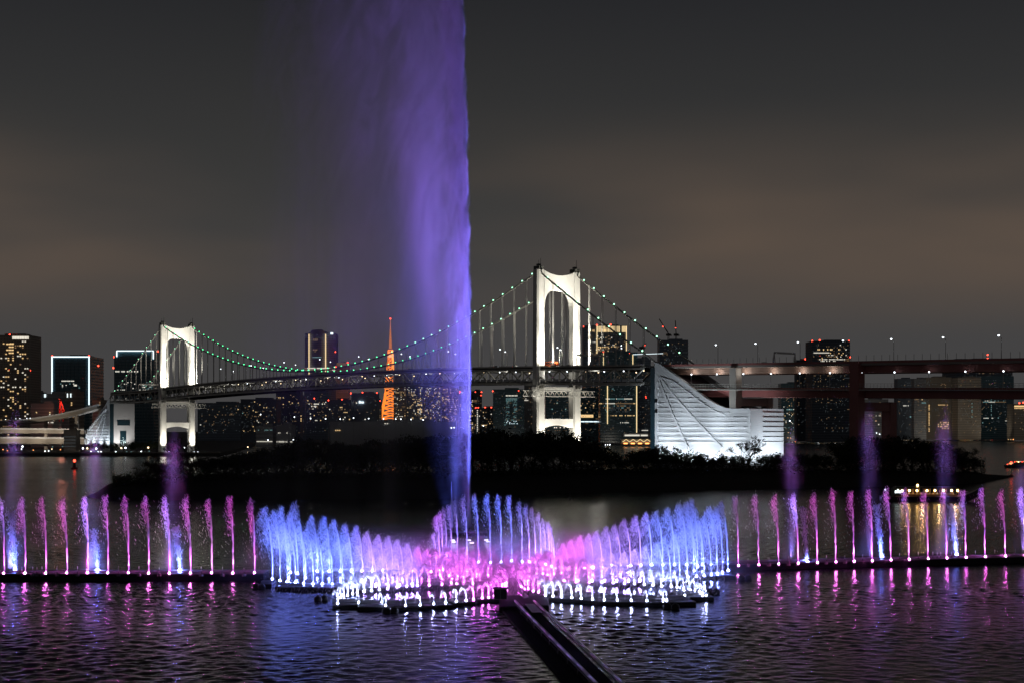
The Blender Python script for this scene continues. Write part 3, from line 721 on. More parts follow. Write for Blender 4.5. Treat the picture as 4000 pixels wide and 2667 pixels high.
def bld(name, label, x0, x1, yt, Y, wall='conc', dep=None, bands=0, vert=0, lits=(), reds=(), cat='building', base=3.0, group='city buildings across the bay', top=None):
    X0, X1 = XG(x0, Y), XG(x1, Y); zt = CH+(HZ-yt)*Y/F; dep = dep or max(18, (X1-X0)*.8); cx = (X0+X1)/2
    e = thing(name, label, cat, (cx, Y+dep/2, base), group)
    m_ = MB(); m_.box((cx, Y+dep/2, (base+zt)/2), (X1-X0, dep, zt-base)); part('wall', m_, WALLS[wall], e)
    m_ = MB(); m_.box((cx, Y+dep/2, zt+.6), (X1-X0+.4, dep+.4, 1.2)); m_.box((cx+.1*(X1-X0), Y+dep/2, zt+2.4), ((X1-X0)*.45, dep*.5, 3.2)); part('roof', m_, WALLS[wall], e)
    if bands:
        m_ = MB(); z = base+4
        while z < zt-1: m_.box((cx, Y+dep/2, z), (X1-X0+.7, dep+.7, bands*.34)); z += bands
        part('floor_band', m_, BANDM[wall], e, 'stuff')
    if vert:
        m_ = MB(); n_ = max(2, int((X1-X0)/vert))
        for i in range(n_+1): m_.box((X0+(X1-X0)*i/n_, Y-.3, (base+zt)/2), (.7, .8, zt-base-2))
        part('mullion', m_, BANDM[wall], e, 'stuff')
    for L_ in lits: lit(e, Y, *L_)
    for rx, ry in reds:
        p = W(rx, ry, Y+1); r_ = Y*.00052+.25; inst('warning_lamp', RED, e, p-e.location, (r_, r_, r_))
    ALLB.append(e); return e
def lit(e, Y, px0, px1, py0, py1, nx, ny, p, mats, seed=0, fw=.62, fh=.5, each=False, front=.55):
    """lit windows: a grid of panes on the facade towards the bay"""
    rd = random.Random(seed*97+int(px0)); mats = mats if isinstance(mats, (list, tuple)) else [mats]; ms = {k: MB() for k in mats}
    dx, dy = (px1-px0)/nx, (py1-py0)/ny; k_ = Y/F
    runs = {}
    for j in range(ny):
        rowp = p*rd.choice([.35, .7, 1, 1, 1.6]) if p < .9 else p
        cur = rd.choice(mats)
        for i in range(nx):
            if rd.random() < .3: cur = rd.choice(mats)
            if rd.random() > rowp: continue
            c = W(px0+(i+.5)*dx, py0+(j+.5)*dy, Y-front)
            b_ = ms[cur] if not each else MB()
            b_.box(c, (dx*k_*fw, .3, dy*k_*fh))
            if each: part('window', b_, M[cur], e)
    if not each:
        for k, b_ in ms.items():
            if b_.v: part('lit_window', b_, M[k], e, 'stuff')
def line(e, a, b, Y, wpx, m, nm='light_line', front=.8):
    m_ = MB(); m_.beam(W(a[0], a[1], Y-front), W(b[0], b[1], Y-front), wpx*Y/F, wpx*Y/F, (0, 1, 0)); part(nm, m_, M[m], e)

WW = ['win_warm', 'win_dim']; WX = ['win_warm', 'win_dim', 'win_white']; WC = ['win_cyan', 'win_white', 'win_faint']; WF = ['win_faint', 'win_faint', 'win_cyan']
# --- bank under the far tower
b = bld('apartment_tower', 'tall dark apartment tower with many warm windows at the edge of the bay', -60, 117, 1312, 1900, 'tile', 45, bands=3.4, vert=3.6, reds=((38, 1308), (117, 1446), (36, 1443), (38, 1592)))
lit(b, 1900, 0, 112, 1330, 1700, 12, 46, .20, ['win_warm', 'win_warm', 'win_white', 'win_dim'], 1, .6, .5, each=True); lit(b, 1900, 48, 112, 1311, 1327, 9, 1, 1, 'win_white', 2, .9, .7); lit(b, 1900, 24, 54, 1338, 1384, 3, 4, .8, 'win_warm', 3, .9, .4)
e = bld('glass_tower', 'dark teal glass tower edged with a white light outline on three sides', 202, 350, 1393, 2200, 'teal', 75, bands=5, vert=6, reds=((204, 1390), (348, 1390), (384, 1428), (323, 1475)))
line(e, (203, 1394), (203, 1540), 2200, 4, 'outline', 'light_outline'); line(e, (348, 1394), (348, 1580), 2200, 4, 'outline', 'light_outline'); line(e, (201, 1393), (350, 1393), 2200, 4, 'outline', 'light_outline')
lit(e, 2200, 212, 342, 1485, 1600, 18, 22, .09, WF+['win_white'], 4); lit(e, 2200, 240, 290, 1484, 1490, 9, 1, .9, 'win_white', 5, .8, .6); lit(e, 2200, 288, 300, 1500, 1508, 3, 1, 1, 'win_white', 6, .9, .8)
e = bld('glass_tower', 'dark teal tower with a short white light frame round its crown behind the bridge cables', 447, 600, 1393, 2000, 'teal', 60, bands=4.5, vert=5, reds=((446, 1394), (617, 1372), (443, 1436)))
m_ = MB(); X0, X1 = XG(456, 2000), XG(599, 2000); zc0, zc1 = CH+(HZ-1393)*2000/F, CH+(HZ-1369)*2000/F; m_.box(((X0+X1)/2, 2027, (zc0+zc1)/2+.6), (X1-X0, 52, zc1-zc0)); part('crown', m_, WALLS['teal'], e)
line(e, (456, 1370), (599, 1370), 2000, 3.6, 'outline', 'light_outline'); line(e, (456, 1370), (456, 1393), 2000, 3.6, 'outline', 'light_outline'); line(e, (599, 1370), (599, 1402), 2000, 3.6, 'outline', 'light_outline')
lit(e, 2000, 450, 540, 1447, 1453, 16, 1, .8, 'win_white', 7, .7, .8); lit(e, 2000, 450, 596, 1490, 1570, 22, 14, .22, WC, 8); lit(e, 2000, 555, 595, 1500, 1530, 6, 4, .5, ['win_white', 'win_cyan'], 9)
bld('office_block', 'low block with arched roof and amber windows beside the apartment tower', 120, 158, 1533, 2300, 'conc', 30, bands=5, lits=((122, 156, 1548, 1580, 7, 5, .4, WW, 10),))
bld('office_block', 'plain grey block with paired white sign lamps beneath the outlined tower', 160, 250, 1540, 1800, 'conc', 30, bands=6, lits=((172, 180, 1537, 1551, 2, 1, 1, 'outline', 11, .6, .9),), reds=((232, 1557),))
bld('office_block', 'brown block with bright vertical lamps in front of the outlined tower', 252, 300, 1530, 1780, 'tile', 30, bands=5, lits=((257, 283, 1535, 1551, 2, 1, 1, 'outline', 12, .25, .95), (256, 296, 1560, 1640, 6, 10, .12, WW, 12)))
bld('office_block', 'wide dark low block under the outlined tower', 120, 240, 1578, 1700, 'conc', 30, bands=4, lits=((122, 238, 1590, 1660, 20, 9, .06, WX, 13),))
bld('office_block', 'dark brown low block with one column of warm windows beside the outlined tower', 362, 394, 1563, 1700, 'tile', 26, bands=4, lits=((386, 393, 1566, 1610, 1, 7, .8, WX, 14),))
e = bld('brick_tower', 'dark brick quayside tower crossed by four pale light bands', 249, 296, 1682, 1330, 'tile', 14, bands=0)
for y in (1704, 1716, 1728, 1741): line(e, (249, y), (296, y), 1330, 2.2, 'win_faint', 'light_band')
# red lattice crane in front of the outlined tower
e = thing('harbour_crane', 'red harbour crane lit by a lamp in front of the outlined tower', 'crane', W(236, 1640, 1680)); m_ = MB()
for a, b in (((232, 1645), (236, 1560)), ((247, 1645), (244, 1590)), ((236, 1560), (252, 1605)), ((230, 1598), (250, 1600))): m_.beam(W(*a, 1680), W(*b, 1680), 1.4, 1.4, (0, 1, 0))
part('frame', m_, mat('red_crane_paint', (.5, .04, .03), .5), e); point('crane_light', W(240, 1580, 1672), 6000, (1, .3, .2), .5, e)
# --- skyline towers
e = thing('round_skyscraper', 'tall round-cornered skyscraper with two gold light seams and curved top', 'skyscraper', W(1251, 1660, 4285), 'city buildings across the bay')
Y = 4285; X0, X1 = XG(1191, Y), XG(1312, Y); m_ = MB(); prof = []
def rsky(u):   # plan outline, a bulging front
    return Y-26*math.cos((u-.5)*math.pi)
n_ = 20; zt_ = lambda u: CH+(HZ-(1297+6*(abs(u-.5)*2)**2-(8 if .22 < u < .62 else 0)))*Y/F
fr = [(X0+(X1-X0)*i/n_, rsky(i/n_), zt_(i/n_)) for i in range(n_+1)]
vs = [(x, y, 3) for x, y, z in fr]+[(x, y, z) for x, y, z in fr]+[(X1, Y+60, 3), (X0, Y+60, 3), (X1, Y+60, fr[-1][2]), (X0, Y+60, fr[0][2])]
o_ = n_+1; fs = [(i, i+1, o_+i+1, o_+i) for i in range(n_)]+[tuple(range(o_, 2*o_))+(2*o_+2, 2*o_+3), (n_, 2*o_, 2*o_+2, 2*o_-1), (2*o_, 2*o_+1, 2*o_+3, 2*o_+2), (2*o_+1, 0, o_, 2*o_+3)]
m_.add(vs, fs); part('wall', m_, WALLS['blue'], e)
m_ = MB(); z = 20
while z < 318:
    for i in range(n_): m_.beam((fr[i][0], fr[i][1]-.4, z), (fr[i+1][0], fr[i+1][1]-.4, z), 1.4, 1.6)
    z += 6.5
part('floor_band', m_, BANDM['blue'], e, 'stuff')
line(e, (1207, 1305), (1207, 1462), Y-16, 3.2, 'gold_line', 'light_seam', 2); line(e, (1272, 1305), (1272, 1462), Y-26, 3.4, 'gold_line', 'light_seam', 2)
lit(e, Y-27, 1190, 1312, 1301, 1330, 14, 6, .28, 'win_faint', 3); lit(e, Y-27, 1222, 1242, 1322, 1332, 3, 2, .9, 'win_dim', 4); lit(e, Y-27, 1222, 1240, 1342, 1376, 3, 5, .5, 'win_dim', 5); lit(e, Y-27, 1220, 1256, 1392, 1398, 8, 1, .8, 'win_cyan', 6)
lit(e, Y-27, 1190, 1312, 1434, 1448, 26, 2, .9, ['win_dim', 'win_white'], 7, .7, .6); lit(e, Y-27, 1290, 1302, 1298, 1307, 1, 1, 1, 'outline', 8, .9, .9)
inst('warning_lamp', RED, e, W(1310, 1374, Y-30)-e.location, (2, 2, 2))
bld('office_block', 'small stepped block with a bright roof line beside the round skyscraper', 1312, 1360, 1418, 4000, 'conc', 50, bands=5, lits=((1314, 1358, 1416, 1428, 1, 3, 1, 'win_dim', 20, .95, .3),), reds=((1312, 1433), (1358, 1416)))
YT = 3868.0
tt = thing('lattice_tower', 'tall orange-lit lattice broadcasting tower with two observation decks', 'tower', W(1524, 1648, YT))
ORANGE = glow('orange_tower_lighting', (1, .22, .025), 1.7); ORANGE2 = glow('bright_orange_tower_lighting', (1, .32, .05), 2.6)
ct = W(1525, 1650, YT)
def half(z):   # half width at height
    return float(np.interp(z, [0, 20, 60, 110, 140, 150, 220, 250, 255, 333], [46, 39, 26, 15.5, 12.5, 12, 7, 5.5, 2.6, .7]))
zz = [3, 15, 28, 42, 56, 70, 84, 98, 112, 126, 139, 150, 162, 174, 186, 198, 210, 222, 233, 246]
for sx, sy in ((-1, -1), (1, -1), (1, 1), (-1, 1)):
    m_ = MB()
    for a, b in zip(zz[:-1], zz[1:]): m_.beam((ct.x+sx*half(a), YT+sy*half(a), a), (ct.x+sx*half(b), YT+sy*half(b), b), 4.2 if a < 120 else 2.6, 4.2 if a < 120 else 2.6, (0, 1, 0))
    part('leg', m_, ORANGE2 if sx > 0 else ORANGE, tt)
m_ = MB()
for a, b in zip(zz[:-1], zz[1:]):
    for (s0, s1) in (((-1, -1), (1, -1)), ((1, -1), (1, 1)), ((-1, 1), (1, 1)), ((-1, -1), (-1, 1))):
        P0 = lambda q, z: (ct.x+q[0]*half(z), YT+q[1]*half(z), z)
        wdt = 1.9 if a < 120 else 1.5
        m_.beam(P0(s0, a), P0(s1, b), wdt, wdt, (0, 1, 0)); m_.beam(P0(s1, a), P0(s0, b), wdt, wdt, (0, 1, 0)); m_.beam(P0(s0, b), P0(s1, b), wdt, wdt)
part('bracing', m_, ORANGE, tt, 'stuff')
m_ = MB(); m_.box((ct.x, YT, 142), (32, 32, 9)); part('main_observation_deck', m_, glow('main_deck_lighting', (1, .30, .08), .9), tt)
m_ = MB(); m_.box((ct.x, YT, 133), (27, 27, 5)); m_.box((ct.x, YT, 149), (22, 22, 4)); part('deck_roof', m_, M['grey_steel'], tt)
m_ = MB(); m_.box((ct.x, YT, 229), (17, 17, 7)); m_.box((ct.x, YT, 238), (12, 12, 4)); part('upper_observation_deck', m_, glow('upper_deck_lighting', (1, .42, .18), 1.5), tt)
m_ = MB(); m_.lathe((ct.x, YT, 250), [(4.2, 0), (3.4, 20), (3.4, 21), (2.4, 40), (2.4, 41), (1.3, 60), (.7, 82)], 8); part('antenna', m_, glow('antenna_lighting', (1, .30, .05), .55), tt)
inst('warning_lamp', RED, tt, Vector((ct.x, YT, 333))-tt.location, (2.2,)*3)
# --- mid-distance blocks seen beneath the main span
specs = [
 ('office_block', 'dim broad block added to stand in for haze, just past the far bridge tower', 772, 944, 1574, 2700, 'blue', 5, ((780, 940, 1590, 1660, 24, 14, .04, WX, 29),), ()),  # made-up block; its dim blue-grey fills a hazy gap
 ('office_block', 'slim dim block added to stand in for haze, short of the round skyscraper', 1146, 1190, 1548, 2850, 'blue', 5, (), ()),  # second block put in for the hazy tone
 ('office_block', 'dim wide block with scattered amber windows behind the island, below mid span', 940, 1080, 1560, 2300, 'dark', 0, ((950, 1075, 1565, 1690, 24, 22, .05, WX, 31),), ()),
 ('apartment_block', 'dark block with amber windows near its top beneath the main span', 1078, 1172, 1530, 2600, 'dark', 0, ((1080, 1168, 1534, 1580, 15, 9, .12, WW, 32), (1172, 1180, 1620, 1650, 1, 6, .8, 'win_warm', 33)), ()),
 ('office_block', 'hazy grey block with two rows of lit floors below the round skyscraper', 1188, 1282, 1528, 2900, 'blue', 5, ((1215, 1262, 1572, 1590, 9, 2, .8, ['win_white', 'win_dim'], 34), (1190, 1280, 1560, 1650, 18, 14, .07, WX, 35)), ((1228, 1555),)),
 ('office_block', 'dark squat block with red roof lamps and a small blue sign', 1283, 1372, 1562, 2500, 'dark', 0, ((1285, 1368, 1570, 1640, 14, 9, .08, WX, 36), (1342, 1358, 1606, 1612, 5, 1, 1, 'win_warm', 37)), ((1284, 1562), (1336, 1560))),
 ('office_block', 'dark blue block carrying a glowing white rooftop sign beside the lattice tower', 1372, 1474, 1536, 2550, 'blue', 0, ((1376, 1470, 1560, 1640, 14, 10, .05, WC, 38),), ((1371, 1535), (1416, 1533), (1472, 1534))),
 ('office_block', 'thin grey block with stacked lit floors at the foot of the lattice tower', 1466, 1488, 1562, 2700, 'conc', 5, ((1467, 1487, 1580, 1640, 4, 8, .7, ['win_faint', 'win_dim'], 39),), ((1485, 1564),)),
 ('apartment_tower', 'slim apartment tower with columns of warm windows touching the lattice tower', 1538, 1586, 1470, 2400, 'tile', 3.4, ((1540, 1584, 1505, 1640, 9, 32, .22, WX, 40),), ()),
 ('apartment_tower', 'broad apartment tower with warm windows, second past the lattice tower', 1588, 1652, 1462, 2450, 'blue', 3.4, ((1590, 1650, 1505, 1640, 12, 32, .20, WX, 41), (1640, 1650, 1505, 1640, 2, 24, .6, WX, 41)), ()),
 ('apartment_tower', 'apartment tower with bright yellow floor strips, third past the lattice tower', 1654, 1722, 1468, 2420, 'tile', 3.4, ((1656, 1720, 1500, 1640, 13, 32, .22, WX, 42), (1630, 1650, 1575, 1612, 3, 4, .7, 'win_warm', 42)), ()),
 ('apartment_tower', 'apartment tower with dense warm windows just beside the main jet', 1724, 1792, 1490, 2480, 'tile', 3.4, ((1726, 1790, 1505, 1660, 14, 36, .26, WW, 43),), ()),
 ('office_block', 'dark block half hidden by the main jet, with a white sign and red lamp', 1794, 1850, 1545, 2500, 'dark', 0, ((1796, 1848, 1560, 1680, 9, 22, .16, WX, 44), (1798, 1814, 1530, 1534, 1, 1, 1, 'outline', 45)), ((1796, 1530),)),
 ('office_block', 'dark block with a red-lamped roof right behind the main jet', 1838, 1882, 1528, 2500, 'dark', 0, ((1842, 1864, 1560, 1570, 6, 2, .9, 'win_dim', 46), (1840, 1880, 1575, 1690, 8, 16, .10, WX, 46)), ((1857, 1530), (1880, 1530), (1879, 1543))),
 ('apartment_block', 'low dark block with a vertical strip of yellow windows between jet and teal tower', 1858, 1944, 1594, 2350, 'dark', 0, ((1862, 1868, 1598, 1685, 1, 12, 1, 'win_white', 47), (1870, 1942, 1598, 1670, 14, 10, .12, WX, 47)), ((1859, 1592), (1868, 1592), (1895, 1591), (1919, 1591))),
 ('glass_tower', 'teal tower with sparkling glass columns beside the near bridge tower', 1926, 2048, 1522, 2300, 'teal', 5, ((1975, 2022, 1540, 1548, 8, 1, .9, 'win_white', 48), (1976, 1990, 1553, 1655, 5, 30, .5, ['win_cyan', 'win_faint'], 49), (2004, 2020, 1553, 1655, 5, 30, .5, ['win_cyan', 'win_faint'], 50), (1976, 2020, 1553, 1566, 14, 4, .6, 'win_cyan', 51), (1965, 2022, 1636, 1660, 14, 5, .25, ['outline', 'win_cyan'], 52)), ((1926, 1527), (2026, 1525))),
 ('apartment_tower', 'slim grey tower edged by a warm window strip against the near tower leg', 2048, 2092, 1500, 2600, 'conc', 0, ((2083, 2090, 1535, 1602, 1, 18, 1, 'win_warm', 53), (2048, 2064, 1553, 1565, 4, 2, .8, 'win_white', 53)), ()),
 ('office_block', 'teal office block framed between the near tower legs', 2132, 2228, 1538, 2200, 'teal', 4, ((2134, 2226, 1545, 1640, 14, 12, .05, WF, 54), (2140, 2215, 1640, 1672, 10, 4, .4, WX, 55)), ()),
 ('office_block', 'dark wing of the glass complex with a gold panel and a white strip', 2264, 2345, 1520, 2450, 'teal', 5, ((2268, 2318, 1618, 1629, 1, 1, 1, 'win_warm', 56, .98, .98), (2268, 2366, 1643, 1647, 6, 1, 1, 'outline', 57, .92, .9), (2266, 2340, 1545, 1612, 12, 8, .12, WW, 58)), ()),
 ('hotel_tower', 'dark hotel tower with a crown of gold vertical bars above the glass complex', 2281, 2448, 1274, 2500, 'blue', 4.5, ((2300, 2430, 1310, 1380, 24, 12, .22, WX, 59), (2335, 2378, 1352, 1374, 6, 3, .8, WW, 60)), ((2281, 1276), (2332, 1270), (2385, 1268))),
 ('glass_block', 'broad teal glass block with gold corner lines and lit office floors', 2345, 2490, 1378, 2300, 'teal', 4.6, ((2366, 2470, 1553, 1560, 26, 1, .92, ['win_white', 'win_cyan'], 61), (2340, 2482, 1571, 1578, 34, 1, .85, ['win_white', 'win_warm', 'win_dim'], 62), (2355, 2465, 1580, 1610, 26, 4, .55, ['win_dim', 'win_cyan', 'win_faint'], 63), (2375, 2480, 1618, 1625, 24, 1, .5, WW, 64), (2418, 2486, 1646, 1652, 16, 1, .8, 'win_white', 65), (2390, 2480, 1515, 1545, 24, 6, .14, WF, 66)), ((2356, 1376), (2458, 1379))),
 ('office_block', 'dark ribbed tower between the glass block and the anchorage', 2490, 2542, 1400, 2350, 'blue', 4, ((2506, 2532, 1676, 1682, 6, 1, .9, 'win_white', 67),), ((2522, 1548), (2524, 1553))),
 ('tower_under_construction', 'dark unfinished tower topped by two cranes behind the cables', 2577, 2688, 1330, 2600, 'blue', 6, ((2580, 2686, 1345, 1420, 16, 8, .04, 'win_faint', 68),), ()),
 ('office_tower', 'flat-topped office tower with rows of lit floors above the viaduct', 3172, 3320, 1334, 2400, 'dark', 4.5, ((3176, 3318, 1360, 1370, 26, 1, .35, WX, 69), (3178, 3240, 1374, 1381, 13, 1, .9, 'win_white', 70), (3225, 3318, 1384, 1396, 18, 2, .7, ['win_white', 'win_dim'], 71), (3200, 3318, 1400, 1420, 22, 3, .55, ['win_dim', 'win_white'], 72), (3176, 3318, 1345, 1420, 26, 12, .05, WX, 73)), ((3173, 1332), (3202, 1329), (3316, 1332), (3203, 1391), (3320, 1394))),
 ('office_block', 'low dark roof block with a red lamp beside the flat-topped office tower', 3112, 3170, 1408, 2500, 'dark', 0, (), ((3146, 1402), (3152, 1412))),
 ('office_block', 'distant wide block with lit roof windows above the viaduct', 3735, 3955, 1402, 3900, 'dark', 6, ((3790, 3812, 1403, 1412, 6, 2, .8, 'win_warm', 74), (3800, 3950, 1408, 1420, 26, 2, .3, WW, 75)), ((3778, 1404), (3858, 1400), (3950, 1401), (3858, 1385))),
 ('office_block', 'teal-grey block with scattered lights next to the anchorage end wall', 3052, 3132, 1498, 2700, 'teal', 4.5, ((3060, 3128, 1540, 1690, 16, 30, .07, WX, 76), (3068, 3096, 1594, 1602, 7, 1, .9, 'win_cyan', 77), (3058, 3128, 1666, 1671, 16, 1, .7, 'win_cyan', 78)), ()),
 ('office_tower', 'dark tower with warm window columns under the viaduct, beyond the anchorage', 3133, 3212, 1490, 2750, 'dark', 4.2, ((3135, 3210, 1530, 1640, 14, 26, .13, WW, 79), (3175, 3184, 1540, 1582, 2, 7, .8, 'win_warm', 80), (3166, 3180, 1606, 1636, 3, 4, .9, 'win_warm', 81)), ()),
 ('office_tower', 'tower with a bright block of warm windows, just short of the maroon column', 3214, 3284, 1482, 2720, 'dark', 4.2, ((3236, 3268, 1535, 1562, 8, 4, .9, ['win_warm', 'win_white'], 82), (3216, 3282, 1540, 1690, 12, 26, .08, WX, 83), (3212, 3246, 1610, 1613, 1, 1, 1, 'win_warm', 84)), ()),
 ('apartment_block', 'striped apartment block dotted with amber windows against the maroon column', 3284, 3332, 1530, 2600, 'conc', 4.2, ((3288, 3328, 1540, 1660, 8, 20, .30, ['win_warm'], 85),), ()),
 ('office_block', 'striped grey office block framed between the maroon viaduct columns', 3368, 3470, 1560, 2600, 'conc', 4.2, ((3386, 3440, 1620, 1624, 14, 1, .8, 'win_white', 86), (3370, 3468, 1570, 1680, 18, 16, .03, WX, 87), (3369, 3373, 1585, 1655, 1, 12, .8, 'win_warm', 88)), ()),
 ('office_tower', 'plain dark tower rising behind the warm hall beneath the viaduct', 3506, 3570, 1480, 3000, 'blue', 0, ((3528, 3550, 1580, 1586, 5, 1, .9, 'win_white', 89), (3508, 3568, 1530, 1640, 8, 12, .03, WF, 90)), ()),
 ('office_block', 'grey banded block with warm upper windows behind the golden mast', 3571, 3618, 1480, 2900, 'conc', 5, ((3572, 3616, 1535, 1562, 8, 4, .3, WW, 91), (3600, 3618, 1569, 1575, 4, 1, 1, 'win_cyan', 92), (3582, 3606, 1600, 1603, 5, 1, .8, 'win_dim', 93)), ()),
 ('office_tower', 'beige tower with vertical ribs and a lit stair strip, behind the gold dome', 3618, 3718, 1475, 3000, 'beige', 0, ((3627, 3632, 1578, 1685, 1, 18, .95, 'win_warm', 94), (3664, 3704, 1578, 1582, 7, 1, .9, 'win_warm', 95), (3664, 3706, 1645, 1675, 10, 4, .35, 'win_warm', 96), (3664, 3700, 1550, 1556, 6, 1, .5, 'win_warm', 97)), ()),
 ('office_block', 'narrow dark glass slot building with cyan lights between two beige towers', 3714, 3742, 1500, 3080, 'teal', 4, ((3715, 3740, 1540, 1665, 5, 22, .22, ['win_cyan'], 98),), ()),
 ('office_tower', 'beige tower with heavy horizontal bands, second beige one', 3742, 3832, 1475, 2950, 'beige', 5.2, ((3760, 3816, 1553, 1558, 14, 1, .85, 'win_white', 99), (3795, 3799, 1565, 1630, 1, 10, .5, 'win_cyan', 100)), ()),
 ('office_tower', 'wide dark glass tower with thin lit floor lines near the edge of the view', 3832, 3960, 1470, 3050, 'teal', 4.5, ((3836, 3930, 1562, 1571, 26, 2, .7, ['win_white', 'win_dim', 'win_cyan'], 101), (3838, 3880, 1629, 1634, 12, 1, .9, 'win_white', 102), (3918, 3958, 1640, 1644, 10, 1, .8, 'win_white', 103), (3836, 3958, 1590, 1665, 22, 12, .05, WF, 104), (3871, 3874, 1540, 1660, 1, 16, .6, 'win_cyan', 105)), ()),
 ('office_block', 'low pale block with a glowing roof band at the very edge of the view', 3962, 4060, 1578, 2900, 'beige', 5, ((3962, 4060, 1582, 1589, 24, 1, .95, 'win_warm', 106, .95, .8), (3962, 4060, 1590, 1596, 18, 1, .6, 'win_warm', 107)), ((3982, 1573), (3997, 1571))),
]
BE = {}
for nm, lb_, x0, x1, yt, Y, wl, bd, lits, reds in specs:
    e = bld(nm, lb_, x0, x1, yt, Y, wl, None, bd, 0, lits, reds); BE[lb_[:24]] = (e, Y)
    nx_, ny_ = max(4, int((x1-x0)/4.2)), max(4, int((1690-yt)/4.6))
    lit(e, Y, x0+2, x1-2, yt+8, 1690, nx_, ny_, .10, ['win_faint', 'win_faint', 'win_dim', 'win_faint'], int(x0)+500, .6, .5)
def get(s): return next(v for k, v in BE.items() if s.startswith(k))
e, Y = get('dark hotel tower with a ')
for x in list(np.arange(2336, 2420, 5.2))+list(np.arange(2431, 2446, 4.6)): line(e, (x, 1274), (x, 1297), Y, 2.2, 'gold_line', 'gold_bar')
line(e, (2332, 1272), (2332, 1380), Y, 2.6, 'gold_line', 'gold_edge'); line(e, (2447, 1274), (2447, 1372), Y, 2.6, 'gold_line', 'gold_edge'); lit(e, Y, 2350, 2376, 1286, 1297, 6, 1, .9, 'win_warm', 110, .8, .9); lit(e, Y, 2300, 2322, 1287, 1296, 5, 1, .9, 'win_warm', 111, .8, .9)
e, Y = get('broad teal glass block w')
line(e, (2357, 1378), (2357, 1432), Y, 2.6, 'gold_line', 'gold_edge'); line(e, (2472, 1384), (2472, 1435), Y, 2.8, 'gold_line', 'gold_edge'); line(e, (2472, 1384), (2590, 1380), Y, 1.6, 'outline', 'roof_line')
line(e, (2373, 1506), (2373, 1654), Y, 3, 'gold_line', 'gold_edge'); line(e, (2487, 1506), (2487, 1688), Y, 3, 'gold_line', 'gold_edge')
e, Y = get('dark blue block carrying')
line(e, (1402, 1570), (1421, 1570), Y, 7, 'outline', 'rooftop_sign'); line(e, (1402, 1566), (1408, 1566), Y, 4, 'outline', 'rooftop_sign')
# cranes on the unfinished tower
def crane(px, yb, ytip, xt, Y, label, lampy):
    e = thing('tower_crane', label, 'crane', W(px, yb, Y)); m_ = MB(); k = Y/F
    for o_ in (-1.3, 1.3): m_.beam(W(px, yb+4, Y)+Vector((o_, 0, 0)), W(px, yb-26, Y)+Vector((o_, 0, 0)), .8, .8, (0, 1, 0))
    for i in range(6): m_.beam(W(px, yb-26*i/6, Y)+Vector((-1.3, 0, 0)), W(px, yb-26*(i+1)/6, Y)+Vector((1.3, 0, 0)), .6, .6, (0, 1, 0))
    part('mast', m_, M['dark_steel'], e); m_ = MB(); m_.box(W(px, yb-20, Y), (9, 3, 4)); m_.box(W(px+7, yb-18, Y), (6, 3, 2)); part('cab', m_, M['dark_steel'], e)
    m_ = MB(); m_.beam(W(px, yb-24, Y), W(xt, ytip, Y), 1.5, 1.5, (0, 1, 0)); m_.beam(W(px, yb-30, Y), W((px+xt)/2, (yb-24+ytip)/2, Y), .6, .6, (0, 1, 0)); part('jib', m_, M['dark_steel'], e)
    inst('warning_lamp', RED, e, W(px+(xt-px)*.6, lampy, Y)-e.location, (1.1,)*3)
crane(2611, 1328, 1246, 2575, 2610, 'crane with a long slanting jib on the unfinished tower', 1276); crane(2641, 1328, 1252, 2638, 2612, 'crane with an upright jib on the unfinished tower', 1281)
crane(2507, 1378, 1340, 2525, 2360, 'small dark crane on the roof beside the glass block', 1348)
# --- waterfront: pier hall, dome, mast ship, warm hall
e = thing('ferry_terminal', 'long low ferry terminal with a zigzag of golden roof lights beside the anchorage', 'terminal', W(2485, 1735, 2000)); Y = 2000
m_ = MB(); m_.box(W(2485, 1722, Y+8), (46, 14, 7)); part('hall', m_, WALLS['conc'], e); m_ = MB(); m_.box(W(2490, 1697, Y+30), (44, 20, 4.5)); m_.box(W(2490, 1690, Y+30), (36, 24, 1.2)); part('upper_hall', m_, WALLS['conc'], e)
xs_ = np.linspace(2432, 2542, 9)
for i in range(8): line(e, (xs_[i], 1724 if i % 2 == 0 else 1714), (xs_[i+1], 1714 if i % 2 == 0 else 1724), Y, 1.9, 'gold_line', 'roof_light')
lit(e, Y, 2430, 2542, 1727, 1733, 4, 1, 1, 'orange_lamp', 120, .55, .8); lit(e, Y+19, 2440, 2530, 1695, 1702, 20, 1, .9, 'win_white', 121, .8, .8)
e = thing('warm_hall', 'pitched-roof hall glowing amber on the far shore below the viaduct', 'hall', W(3525, 1672, 3400)); Y = 3400
m_ = MB(); m_.prism([W(3505, 1675, Y), W(3505, 1650, Y), W(3528, 1636, Y), W(3550, 1650, Y), W(3550, 1675, Y)], (0, 40, 0)); part('wall', m_, WALLS['beige'], e); lit(e, Y, 3506, 3549, 1655, 1672, 5, 1, 1, 'win_warm', 122, .8, .95)
e = thing('lit_mast', 'golden illuminated mast with three crossbars on the far shore', 'mast', W(3562, 1690, 3300)); Y = 3300
line(e, (3562, 1638), (3562, 1690), Y, 3.4, 'gold_line', 'pole'); 
for x0, x1, y in ((3553, 3572, 1649), (3550, 3578, 1664), (3548, 3583, 1682)): line(e, (x0, y), (x1, y), Y, 4.2, 'gold_line', 'crossbar')
line(e, (3528, 1684), (3546, 1684), Y, 3, 'win_white', 'lit_strip')
e = thing('gold_dome', 'low golden-lit glass dome on the far shore beneath the beige towers', 'pavilion', W(3770, 1692, 3500)); m_ = MB(); c = W(3770, 1694, 3500)
m_.lathe(c, [(15.5, 0), (15.5, 4), (13.5, 8), (9.5, 11.5), (4, 13.5), (.5, 14)], 14); part('shell', m_, glow('dome_glow', (1, .62, .22), .5), e)
m_ = MB()
